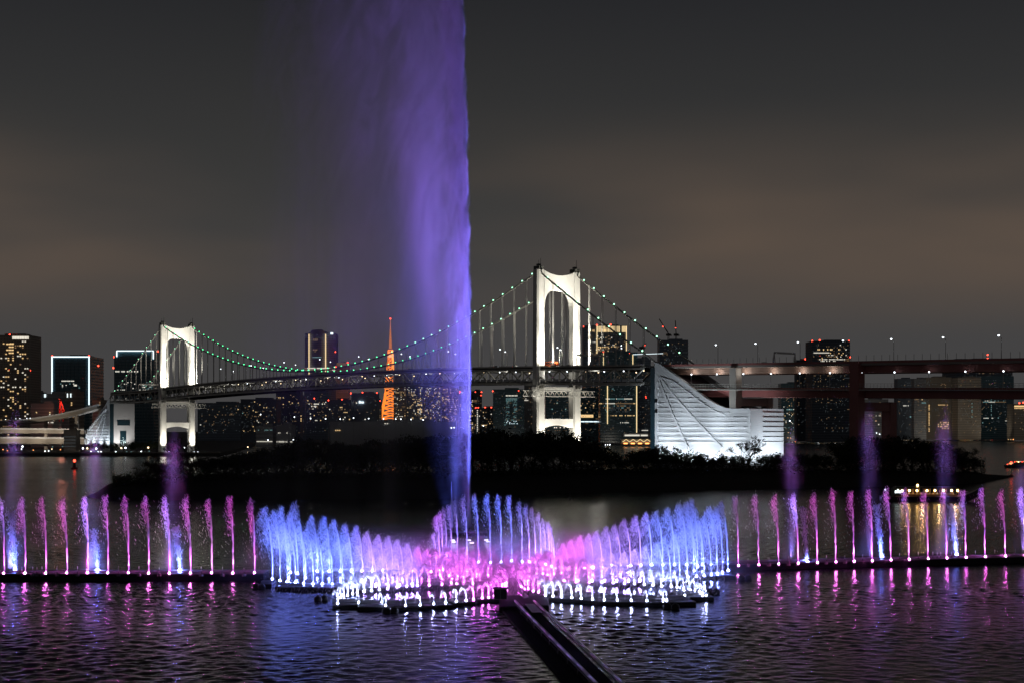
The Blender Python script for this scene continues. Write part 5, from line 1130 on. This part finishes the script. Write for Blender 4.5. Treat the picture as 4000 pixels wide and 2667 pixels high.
for i, (x, y, yt) in enumerate(((3153, 2189, 1985), (3443, 2176, 1975), (3735, 2168, 1975))): jet(x, y, yt, 'curtain', 'blue', f'loose blue shower jet on the {SIDE_B}, {ordw(i+1)} counted outward', 'blue shower jets on the side pontoons')
for i, x in enumerate([953, 869, 786, 622, 543, 463, 303, 223, 164, 144, 128, 86]): jet(x, 2238, 2210+random.uniform(-3, 6), 'bubble', 'magenta', f'small bubbling spout on the {SIDE_A}, {ordw(i+1)} counted outward', 'small spouts on the side pontoons', lamp=False)
for i, x in enumerate([2922, 3004, 3081, 3228, 3300, 3370, 3514, 3587, 3644, 3661, 3675, 3717, 3744, 3810, 3886, 3966]):
    k = (x-2884)/1115; jet(x, 2204-39*k, 2180-39*k+random.uniform(-3, 4), 'bubble', 'magenta', f'small bubbling spout on the {SIDE_B}, {ordw(i+1)} counted outward', 'small spouts on the side pontoons', lamp=False)

# ---- centre fountain, row by row
def ccol(x, front=False):
    a = abs(x-1975)
    if front: return 'white' if a > 140 else 'pink'
    return 'blue' if a > 560 else 'violet' if a > 330 else 'pink'
WA, WB = 'wing below the lattice tower', 'wing below the anchorage'
ROWS = [
 ('rear row', WA, 'tall', -1, [(1130, 2256, 2045), (1135, 2234, 2050), (1163, 2238, 2006), (1194, 2255, 2055), (1240, 2229, 2017), (1287, 2229, 2021), (1331, 2229, 2034), (1373, 2228, 2047), (1415, 2228, 2055), (1456, 2227, 2074), (1496, 2227, 2089), (1534, 2227, 2093), (1573, 2228, 2108), (1611, 2227, 2121), (1648, 2229, 2134), (1684, 2232, 2144)]),
 ('middle row', WA, 'tall', -1, [(1065, 2260, 1983), (1095, 2266, 1998), (1123, 2269, 1981), (1155, 2273, 2070), (1188, 2276, 1970), (1224, 2278, 2068), (1260, 2280, 2087), (1299, 2281, 2105), (1340, 2288, 2108), (1381, 2284, 2120), (1423, 2282, 2130), (1469, 2283, 2142), (1515, 2281, 2157), (1561, 2283, 2168), (1611, 2280, 2176)]),
 ('third row', WA, 'arch', -1, [(1330, 2332, 2292), (1344, 2326, 2288), (1359, 2322, 2277), (1379, 2317, 2265), (1396, 2312, 2261), (1423, 2308, 2252), (1452, 2304, 2245), (1482, 2300, 2240), (1516, 2296, 2230), (1552, 2290, 2227), (1590, 2287, 2219), (1631, 2284, 2214), (1677, 2283, 2208)]),
 ('front row', WA, 'arch', -1, [(1320, 2354, 2306), (1403, 2350, 2318), (1492, 2350, 2316), (1508, 2362, 2330), (1585, 2363, 2327), (1642, 2360, 2320), (1695, 2355, 2316), (1741, 2352, 2307), (1783, 2346, 2300), (1821, 2343, 2293), (1850, 2338, 2286), (1884, 2332, 2282), (1909, 2330, 2275), (1931, 2325, 2268), (1949, 2314, 2255), (1962, 2310, 2245), (1972, 2302, 2208), (1979, 2302, 2212)]),
 ('rear row', WB, 'tall', 1, [(2219, 2222, 2121), (2250, 2219, 2108), (2283, 2217, 2091), (2317, 2215, 2085), (2351, 2212, 2072), (2388, 2206, 2057), (2424, 2208, 2051), (2463, 2208, 2028), (2503, 2206, 2015), (2545, 2205, 2004), (2589, 2204, 1996), (2634, 2204, 1987), (2682, 2204, 1968), (2711, 2227, 1965), (2725, 2210, 1951), (2742, 2204, 1990)]),
 ('middle row', WB, 'tall', 1, [(2203, 2266, 2204), (2258, 2266, 2200), (2312, 2266, 2189), (2361, 2266, 2178), (2409, 2266, 2166), (2455, 2265, 2155), (2499, 2264, 2144), (2541, 2262, 2132), (2589, 2261, 2117), (2619, 2257, 2098), (2655, 2255, 2085), (2687, 2252, 2074), (2721, 2249, 2047), (2750, 2246, 2038), (2778, 2242, 2021), (2802, 2238, 1983), (2822, 2234, 1985), (2843, 2227, 1964)]),
 ('third row', WB, 'arch', 1, [(2249, 2271, 2200), (2302, 2272, 2189), (2351, 2272, 2195), (2395, 2273, 2208), (2439, 2276, 2212), (2478, 2277, 2221), (2516, 2280, 2224), (2550, 2283, 2229), (2583, 2287, 2234), (2621, 2289, 2238), (2644, 2291, 2243), (2670, 2295, 2251), (2694, 2300, 2257), (2714, 2304, 2264), (2732, 2310, 2274), (2744, 2314, 2283), (2757, 2323, 2291)]),
 ('front row', WB, 'arch', 1, [(2030, 2285, 2205), (2036, 2289, 2225), (2048, 2297, 2228), (2063, 2297, 2228), (2083, 2306, 2240), (2104, 2310, 2245), (2131, 2321, 2259), (2160, 2325, 2266), (2193, 2327, 2268), (2233, 2331, 2276), (2270, 2334, 2278), (2314, 2337, 2287), (2360, 2339, 2291), (2410, 2341, 2297), (2465, 2342, 2302), (2526, 2344, 2305), (2590, 2338, 2300), (2604, 2344, 2302), (2674, 2323, 2295)]),
 ('rear crown ring', 'centre beside the main jet', 'tall', 1, [(1704, 2217, 2085), (1718, 2225, 2020), (1730, 2225, 2002), (1745, 2217, 1989), (1764, 2198, 1976), (1787, 2193, 1960), (1825, 2192, 1943), (1869, 2193, 1936), (1916, 2195, 1934), (1958, 2193, 1940), (1999, 2189, 1940), (2040, 2191, 1964), (2068, 2193, 1980), (2092, 2193, 1989), (2114, 2200, 2006), (2131, 2203, 2032), (2147, 2204, 2040), (2155, 2210, 2049), (2164, 2215, 2062), (2168, 2217, 2100)]),
 ('inner cluster', 'centre near the gangway head', 'arch', 1, [(1719, 2244, 2150), (1727, 2280, 2205), (1755, 2246, 2172), (1763, 2274, 2206), (1765, 2229, 2142), (1784, 2278, 2210), (1787, 2248, 2164), (1811, 2270, 2198), (1824, 2246, 2172), (1847, 2276, 2206), (1861, 2250, 2183), (1874, 2265, 2216), (1908, 2244, 2193), (2027, 2240, 2193), (2049, 2264, 2227), (2067, 2249, 2193), (2097, 2240, 2176), (2121, 2238, 2164), (2139, 2242, 2172), (2150, 2261, 2175), (2164, 2240, 2155), (2193, 2236, 2168)]),
]
for rowname, wing, kind, sgn, pts in ROWS:
    seq = sorted(pts, key=lambda q: q[0]*sgn)
    for i, (x, y, yt) in enumerate(seq):
        ck = ccol(x, rowname in ('front row',) or (rowname == 'third row' and abs(x-1975) > 480))
        if rowname == 'rear crown ring': ck = 'blue' if 1795 < x < 2060 else 'violet'
        lab = f"{CWORD[ck]} {'jet' if kind == 'tall' else 'arching spout'}, {ordw(i+1)} of the {rowname}, {wing}, from the {'gangway' if wing in (WA, WB) else 'lattice tower'}" if wing in (WA, WB) else f"{CWORD[ck]} {'jet' if kind == 'tall' else 'arching spout'} of the {rowname}, {wing}, {ordw(i+1)} along"
        jet(x, y, yt, kind, ck, lab, f'jets of the {rowname}')
# stray spray hanging over the centre fountain
rg = np.random.default_rng(55); PP = []; n = 26000
gx = rg.uniform(1060, 2830, n); gy = rg.uniform(2195, 2330, n); YY = (CH-.5)*F/(gy-HZ); hgt = 4.6+4.6*np.clip(np.abs(gx-1960)/850, 0, 1)**1.3; zz_ = .3+hgt*rg.beta(1.2, 1.9, n)
PP = np.stack([(gx-2000)*YY/F, YY, zz_], 1); VV = np.stack([rg.normal(-.45, .2, n), rg.normal(0, .2, n), rg.normal(-1, .2, n)], 1); sz = rg.uniform(.5, 1.3, n)
v, f = drops(PP, VV, .40*sz, .020*sz, 9); me = np_mesh('stray_spray', v, f, M['spray']); o = bpy.data.objects.new('stray_spray', me); C.objects.link(o); tag(o, 'fine drops falling all over the centre fountain', 'spray', None, 'stuff')

# ---- floating platforms of the centre fountain
plats = [((1296, 2376), (1420, 2374), 7, 'end raft under the outermost white spouts, wing below the lattice tower'), ((1392, 2384), (1600, 2384), 8, 'raft under the front white spouts beside a pair of black floats'), ((1602, 2383), (1772, 2375), 8, 'raft bearing a coiled hose near the front white spouts'), ((1775, 2369), (1860, 2362), 5, 'short low raft in the front row, two before the gangway'), ((1862, 2356), (1958, 2350), 7, 'raft just before the control box by the gangway'),
         ((2140, 2346), (2340, 2361), 9, 'front raft right after the gangway head'), ((2342, 2362), (2580, 2367), 9, 'front raft in the middle of the wing below the anchorage'), ((2582, 2367), (2722, 2363), 8, 'front raft with a bright panel, end of the wing below the anchorage'), ((2664, 2346), (2792, 2344), 9, 'outermost corner raft beside two floats, wing below the anchorage'),
         ((1012, 2293), (1064, 2293), 5, 'small far-out raft at the blue end of the wing below the lattice tower'), ((1072, 2305), (1240, 2307), 6, 'raft under the tall blue jets, wing below the lattice tower'), ((1242, 2308), (1420, 2308), 6, 'raft under the middle row, next after the blue end'), ((1422, 2308), (1620, 2305), 6, 'raft under the middle row near the centre, wing below the lattice tower'),
         ((1240, 2243), (1480, 2241), 5, 'rear raft under the blue-violet rear row, wing below the lattice tower'), ((1482, 2241), (1700, 2241), 5, 'rear raft under the violet rear row, wing below the lattice tower'), ((1702, 2238), (2180, 2226), 7, 'rear raft under the crown ring beside the main jet'),
         ((2210, 2232), (2480, 2220), 5, 'rear raft under the violet rear row, wing below the anchorage'), ((2482, 2219), (2760, 2216), 5, 'rear raft under the blue rear row, wing below the anchorage'), ((2220, 2286), (2480, 2288), 6, 'raft under the middle row near the centre, wing below the anchorage'), ((2482, 2288), (2700, 2276), 6, 'raft under the middle row further out, wing below the anchorage'),
         ((2736, 2263), (2876, 2259), 6, 'blue-lit corner raft joined to the side pontoon below the anchorage'), ((1640, 2298), (1960, 2298), 14, 'central raft under the pink cluster, on the lattice tower side of the gangway'), ((2046, 2318), (2230, 2318), 16, 'central raft under the pink cluster, on the anchorage side of the gangway')]
for a, b, dp, lab in plats:
    e = pontoon('dark wet '+lab, a, b, dp, 'floating_platform', 9, .44)
# pairs of black floats
BALL = MB(); BALL.ball((0, 0, .25), .62, 14, 8, .9); BALL.lathe((0, 0, .75), [(.10, 0), (.10, .18), (.03, .2)], 6); BM = shared('float_ball', BALL, M['black'], True)
for x, y, lab in ((1509, 2394, 'black ball float before the front raft, nearer the lattice tower'), (1539, 2391, 'black ball float before the front raft, nearer the coiled hose'), (1242, 2346, 'black ball float alone on blue water, outer one'), (1265, 2343, 'black ball float alone on blue water, inner one'), (2606, 2374, 'black ball float below the bright panel raft, inner one'), (2638, 2377, 'black ball float below the bright panel raft, outer one'),
                  (2773, 2317, 'black ball float off the corner raft, inner one'), (2797, 2318, 'black ball float off the corner raft, outer one'), (1000, 2296, 'small black ball float beyond the far-out raft, outer one'), (1022, 2297, 'small black ball float beyond the far-out raft, inner one'), (2897, 2263, 'black ball float at the start of the long pontoon, inner one'), (2923, 2261, 'black ball float at the start of the long pontoon, outer one')):
    o = inst('float_ball', BM, None, G(x, y), (1, 1, 1)); tag(o, lab, 'float', 'black floats round the fountain')
# coiled hose
m_ = MB(); c = G(1660, 2372, .85); m_.tube([c+Vector((math.cos(a)*(1.6+.1*a)-a*.22, math.sin(a)*.9, .05+.04*math.sin(a*3))) for a in np.linspace(0, 14, 60)], .07, 5); solo('hose', m_, M['black'], 'black coiled hose lying on the front raft', 'hose', tuple(c))
# control cabinet and head of the gangway
c = G(1955, 2338, .8); e = thing('control_cabinet', 'dark square control cabinet standing at the gangway head', 'cabinet', c)
m_ = MB(); m_.box(c+Vector((0, 0, .75)), (1.9, 1.2, 1.5)); part('case', m_, M['dark_steel'], e); m_ = MB(); m_.box(c+Vector((0, 0, 1.56)), (2.2, 1.5, .12)); part('lid', m_, M['dark_steel'], e)
for dx in (-.45, .45): m_ = MB(); m_.box(c+Vector((dx, -.63, .75)), (.82, .05, 1.3)); part('door', m_, M['pontoon'], e)
e = thing('landing_barge', 'black square landing barge at the gangway head', 'barge', G(2010, 2385)); A0 = G(1950, 2388); A1 = G(2142, 2372)
m_ = MB(); m_.prism([(A0.x, A0.y, -.4), (A1.x, A0.y+1.5, -.4), (A1.x, A0.y+13, -.4), (A0.x, A0.y+13, -.4)], (0, 0, 1.0)); part('hull', m_, M['pontoon'], e)
m_ = MB(); m_.prism([(A0.x+.1, A0.y+.1, .61), (A1.x-.1, A0.y+1.6, .61), (A1.x-.1, A0.y+12.9, .61), (A0.x+.1, A0.y+12.9, .61)], (0, 0, .1)); part('deck', m_, M['pontoon'], e)

# ---- gangway
gw = thing('gangway', 'long dark floating gangway with pipe handrails leading out to the fountain', 'gangway', G(2220, 2500))
def gpt(side, k):   # k from the fountain (0) towards the shore (1)
    y = 2352+(2720-2352)*k
    a = G(2015+(2352-2015+30)*k if side == 0 else 2092+(2470-2092)*k, y, 1.0); return a
ks = np.linspace(0, 1.15, 13)
def gp(side, k):
    A_, B_ = (G(2012, 2346, 1.3), G(2372, 2712, 1.3)) if side == 0 else (G(2086, 2346, 1.3), G(2478, 2712, 1.3))
    p = A_+(B_-A_)*k; p.z = 0; return p
for a, b in zip(ks[:-1], ks[1:]):
    m_ = MB(); q = [gp(0, a), gp(1, a), gp(1, b), gp(0, b)]; m_.prism([p+Vector((0, 0, .35)) for p in q][::-1], (0, 0, .25)); part('deck_panel', m_, M['gang_black'], gw)
    for s in (0, 1):
        p0, p1 = gp(s, a), gp(s, b); d_ = (p1-p0).normalized()
        m_ = MB(); m_.tube([p0+d_*.08+Vector((0, 0, 1.35)), p1-d_*.08+Vector((0, 0, 1.35))], .16, 8); part('handrail_pipe', m_, M['pipe'], gw, smooth=True)
        m_ = MB(); m_.tube([p0+d_*.08+Vector((0, 0, .95)), p1-d_*.08+Vector((0, 0, .95))], .08, 6); part('lower_rail', m_, M['dark_steel'], gw)
        m_ = MB(); m_.beam(p0+Vector((0, 0, .3)), p0+Vector((0, 0, 1.4)), .14, .14, (1, 0, 0)); part('post', m_, M['dark_steel'], gw)
        if s == 1: continue
        off = Vector((-1, 0, 0))
        m_ = MB(); m_.prism([p0+Vector((0, 0, -.5)), p1+Vector((0, 0, -.5)), p1+off*1.9+Vector((0, 0, -.5)), p0+off*1.9+Vector((0, 0, -.5))][::(1 if s else -1)], (0, 0, .78)); part('float_and_reflection', m_, M['gang_black'], gw)  # black slab for the float side plus the dark reflection beside it
m_ = MB(); q = [G(2052, 2362, 1.0), G(2086, 2362, 1.0), G(2118, 2392, .7), G(2078, 2394, .7)]
m_.prism([p+Vector((0, 0, .12)) for p in q], (0, 0, .06)); part('ramp_plate', m_, mat('bare_aluminium', (.6, .6, .6), .35, metal=.7), gw)
g2 = thing('inner_gangway', 'short sloping pipe-railed walkway from the gangway head up into the pink spouts', 'gangway', G(2020, 2310))
for (a, b) in (((1990, 2256), (2046, 2334)), ((2004, 2252), (2064, 2330))):
    p0, p1 = G(*a, .9), G(*b, 1.0); m_ = MB(); m_.tube([p0+Vector((0, 0, .9)), (p0+p1)/2+Vector((0, 0, .95)), p1+Vector((0, 0, .7))], .13, 6); part('handrail_pipe', m_, M['pipe'], g2)
    for k in np.linspace(0, 1, 5): m_ = MB(); p = p0.lerp(p1, k); m_.beam(p, p+Vector((0, 0, .9)), .1, .1, (1, 0, 0)); part('post', m_, M['dark_steel'], g2)
m_ = MB(); q = [G(1990, 2258, .8), G(2004, 2254, .8), G(2064, 2332, .9), G(2046, 2336, .9)]; m_.prism(q, (0, 0, .12)); part('walk_deck', m_, M['deck'], g2)
# white slit lamps floating behind the crown ring
m_s = MB(); m_s.box((0, 0, 0), (.85, .3, .16)); SL = shared('slit_lamp', m_s, glow('white_slit_lamp', (.85, .9, 1), 4)); n = 0
for x, y in ((1768, 2108), (1773, 2115), (1831, 2108), (1843, 2118), (1899, 2107), (1907, 2113)):
    n += 1; o = inst('slit_lamp', SL, None, G(x, y, .5)); tag(o, f'flat white lamp floating behind the crown ring, {ordw(n)} along', 'lamp', 'flat lamps behind the crown ring')

# ================================================================== mist: real scattering volumes lit by the fountain lamps
class Ex:
    """tiny expression builder for shader maths"""
    def __init__(s, t, sock): s.t = t; s.s = sock
    def _op(s, op, o=None, c=None):
        n = s.t.nodes.new('ShaderNodeMath'); n.operation = op; s.t.links.new(s.s, n.inputs[0])
        for k, q in ((1, o), (2, c)):
            if q is None: continue
            if isinstance(q, Ex): s.t.links.new(q.s, n.inputs[k])
            else: n.inputs[k].default_value = q
        return Ex(s.t, n.outputs[0])
    def __add__(s, o): return s._op('ADD', o)
    def __sub__(s, o): return s._op('SUBTRACT', o)
    def __mul__(s, o): return s._op('MULTIPLY', o)
    def __truediv__(s, o): return s._op('DIVIDE', o)
    def exp(s): return s._op('EXPONENT')
    def pw(s, o): return s._op('POWER', o)
    def mx(s, o): return s._op('MAXIMUM', o)
    def mn(s, o): return s._op('MINIMUM', o)
    def ab(s): return s._op('ABSOLUTE')
    def ss(s, a, b, lo=0.0, hi=1.0):
        n = s.t.nodes.new('ShaderNodeMapRange'); n.interpolation_type = 'SMOOTHSTEP'; s.t.links.new(s.s, n.inputs['Value'])
        n.inputs['From Min'].default_value = a; n.inputs['From Max'].default_value = b; n.inputs['To Min'].default_value = lo; n.inputs['To Max'].default_value = hi; return Ex(s.t, n.outputs[0])
def vol_mat(name, build, step, aniso=.0):
    m = bpy.data.materials.new(name); m.use_nodes = True; t = m.node_tree; t.nodes.clear(); o = t.nodes.new('ShaderNodeOutputMaterial'); pv = t.nodes.new('ShaderNodeVolumePrincipled')
    pv.inputs['Color'].default_value = (.95, .95, .97, 1); pv.inputs['Anisotropy'].default_value = aniso; tcn = t.nodes.new('ShaderNodeTexCoord'); sp = t.nodes.new('ShaderNodeSeparateXYZ'); t.links.new(tcn.outputs['Object'], sp.inputs[0])
    def noise(scale, loc=(0, 0, 0), sc=1.0, det=3.0, rough=.55, dist=0.0, tilt=0.0):
        mr_ = t.nodes.new('ShaderNodeMapping'); mr_.inputs['Rotation'].default_value = (0, tilt, 0); t.links.new(tcn.outputs['Object'], mr_.inputs[0])
        mp_ = t.nodes.new('ShaderNodeMapping'); mp_.inputs['Scale'].default_value = scale; mp_.inputs['Location'].default_value = loc; t.links.new(mr_.outputs[0], mp_.inputs[0])
        n_ = t.nodes.new('ShaderNodeTexNoise'); n_.inputs['Scale'].default_value = sc; n_.inputs['Detail'].default_value = det; n_.inputs['Roughness'].default_value = rough; n_.inputs['Distortion'].default_value = dist; t.links.new(mp_.outputs[0], n_.inputs['Vector']); return Ex(t, n_.outputs['Fac'])
    d = build(t, Ex(t, sp.outputs[0]), Ex(t, sp.outputs[1]), Ex(t, sp.outputs[2]), noise)
    t.links.new(d.s, pv.inputs['Density']); t.links.new(pv.outputs[0], o.inputs['Volume']); m.cycles.volume_step_rate = step; return m
MJ = G(1838, 2075, .5); K = MJ.y/F
main = thing('main_fountain_jet', 'towering violet-blue main jet trailing a vast curtain of mist above the bridge', 'water jet', MJ)
def main_density(t, x, y, z, noise):
    # right-hand edge leans slightly: x offset of the jet with height
    u = (x*-1.0)-(z*z)*.000135-(noise((.42, .42, .20), (3, 1, 0), 1.0, 4)-.5)*3.6*(z*.02).mn(1.0)
    w_ = z*.012+z.ss(4.0, 24.0)*1.1+.3
    sy = z*.020+.5
    gy = ((y/sy).pw(2)*-.5).exp()
    inside = u.ss(-.35, .25)
    billow = noise((.115, .115, .040), (0, 0, 0), 1.0, 6, .68, 1.2, -.30)
    fine = noise((.42, .42, .13), (5, 2, 1), 1.0, 4, .62, .8)
    core = ((u.mx(0.0)/w_).pw(1.3)*-1.0).exp()*(fine.ss(.40, .62)*1.5+.06)
    plume = ((u.mx(0.0)/(z*z*.00135+1.3)).pw(1.05)*-1.0).exp()*billow.ss(.47, .62)*z.ss(4.0, 26.0)
    stream2 = ((((u-3.6)/(z*.035+.5)).pw(2))*-1.0).exp()*z.ss(34.0, 14.0)*(fine.ss(.3, .6)+.2)
    # the drifting veil
    left = u-(z*-.19+64.0)
    veil = left.ss(-40.0, 4.0, 1.0, 0.0)*noise((.07, .05, .012), (1, 7, 2), 1.0, 4, .5, .8).ss(.28, .72)*((y/9.0).pw(2)*-1.0).exp()*z.ss(4.0, 110.0, .5, 1.0)
    return (core*gy*.6+plume*((y/(sy*2.2)).pw(2)*-.5).exp()*.075+stream2*.16*gy+veil*.036)*inside
m_ = MB(); x0, x1 = -66.0, 1.5
m_.add([(MJ.x+a, MJ.y+b, MJ.z+c) for a, b, c in ((x0, -13, 1), (x1, -13, 1), (x1, 13, 1), (x0, 13, 1), (x0+20, -13, 150), (x1-2, -13, 150), (x1-2, 13, 150), (x0+20, 13, 150))], [(3, 2, 1, 0), (4, 5, 6, 7), (0, 1, 5, 4), (1, 2, 6, 5), (2, 3, 7, 6), (3, 0, 4, 7)])
part('mist', m_, vol_mat('main_jet_mist', main_density, .20), main, 'stuff')
for dx, h, r, nm in ((0, 55, .30, 'water_column'), ((1772-1838)*K, 12, .18, 'second_water_column')):
    m_ = MB(); pts = [(MJ.x+dx-.35-(.0 if dx == 0 else .05*i*.3), MJ.y, .5+h*i/12) for i in range(13)]; m_.tube(pts, [r*(1+.25*math.sin(i*2.1))*(1 if i < 9 else (13-i)/5) for i in range(13)], 8); part(nm, m_, M['spray'], main)
    m_ = MB(); m_.lathe((MJ.x+dx-.35, MJ.y, -.2), [(1.6, 0), (1.6, .6), (.6, .8), (.35, 1.8)], 12); part('nozzle', m_, M['dark_steel'], main)
m_ = MB(); m_.box((MJ.x-2, MJ.y, .1), (12, 7, .8)); part('raft', m_, M['pontoon'], main)
VQ = (.30, .14, 1); VB, VP, VV_ = (.11, .16, 1), (.42, .17, 1), (.18, .17, 1)
MP = 1.0
for dx, dy, aimz, pw_, col, sz in ((-1.5, -8, 40, 7.0e4, VV_, 40), (-5, -7, 26, 6e4, VB, 46), (3, -9, 60, 2.2e5, VV_, 28), (1, -12, 112, 7.0e5, VP, 18), (3, -11, 80, 4.5e5, VV_, 20), (-20, -38, 60, 1.6e5, VV_, 34), (16, -40, 78, 2.4e5, VV_, 30), (-48, -40, 92, 2.5e5, VQ, 62), (-30, -60, 122, 2.6e5, VP, 40), (6, -30, 40, 2.4e5, VV_, 34)):
    spot('main_jet_floodlight', (MJ.x+dx, MJ.y+dy, 1.0), (MJ.x-3-(8 if aimz > 90 else 0)-(16 if col is VQ else 0), MJ.y, aimz), pw_*MP, col, sz, .9, .4, main)

# low mist hanging over the centre fountain
def low_density(t, x, y, z, noise):
    n_ = noise((.09, .05, .12), (2, 0, 0), 1.0, 4, .55, .5).ss(.34, .72)
    top = z.ss(.5, 10.5, 1.0, 0.0)
    ed = ((x/34.0).pw(2)*-1.2).exp()*((y/27.0).pw(2)*-1.1).exp()
    return n_*top*top*ed*.085
cy_ = G(1960, 2265).y; cx_ = XG(1955, cy_)
m_ = MB(); m_.box((0, 0, 5.6), (86, 68, 10.4)); me = m_.mesh('mist'); me.materials.append(vol_mat('low_fountain_mist', low_density, .34))
o = bpy.data.objects.new('low_mist', me); C.objects.link(o); o.location = (cx_, cy_, 0); tag(o, 'pink-violet mist hanging low over the centre fountain', 'mist', None, 'stuff')
# tall thin mist plumes on the side pontoons
def plume_density(t, x, y, z, noise):
    # unit plume: base 0, tip 30; widest below the tip
    cx = (z-6.0).mx(0.0)*.012+(noise((.12, .12, .10), (4, 4, 0), 1.0, 2)-.5)*2.0
    w_ = z.ss(30.0, 20.0, .12, 1.15)*z.ss(0.0, 7.0, 1.9, 1.0)
    r2 = ((x-cx)/w_).pw(2)+(y/w_).pw(2)
    return (r2*-1.1).exp()*noise((.5, .5, .16), (1, 1, 1), 1.0, 4, .6, .5).ss(.30, .72)*z.ss(30.2, 28.5)*(z.ss(12.0, 22.0, .35, 1.0)+z.ss(9.0, 3.0, 0.0, .7))*.13
PLM = vol_mat('plume_mist', plume_density, .3); m_ = MB(); m_.box((0, 0, 15.3), (8, 8, 30)); PME = m_.mesh('mist'); PME.materials.append(PLM)
pl = bpy.data.lights.new('plume_lamp', 'SPOT'); pl.energy = 1.3e5; pl.color = (.34, .22, 1); pl.spot_size = math.radians(24); pl.spot_blend = .9; pl.shadow_soft_size = .2
for x, yb, yt, lab in ((48, 2228, 1525, 'violet mist plume rising beside the outermost jets below the apartment tower'), (362, 2230, 1600, 'faint violet mist plume before the far anchorage'), (672, 2232, 1625, 'violet mist plume before the far bridge tower'), (3088, 2192, 1628, 'violet mist plume right after the anchorage end wall'), (3393, 2178, 1515, 'tall violet mist plume in front of the maroon column'), (3688, 2170, 1530, 'tall violet mist plume above the lantern boat'), (3990, 2162, 1760, 'violet mist plume at the end of the long pontoon')):
    p = G(x, yb, 1.25); p.y += .6; s = (yb-yt)*p.y/F/30; e = thing('mist_plume', lab, 'mist plume', p, 'mist plumes on the side pontoons'); inst('mist', PME, e, (0, 0, 0), (1, 1, s), 0, 'stuff'); inst('nozzle', NOZ, e, (0, 0, 0))
    l = bpy.data.objects.new('plume_lamp', pl); C.objects.link(l); l.parent = e; l.location = (0, -1.6, .2); l.rotation_euler = (math.pi+math.radians(4), 0, 0)
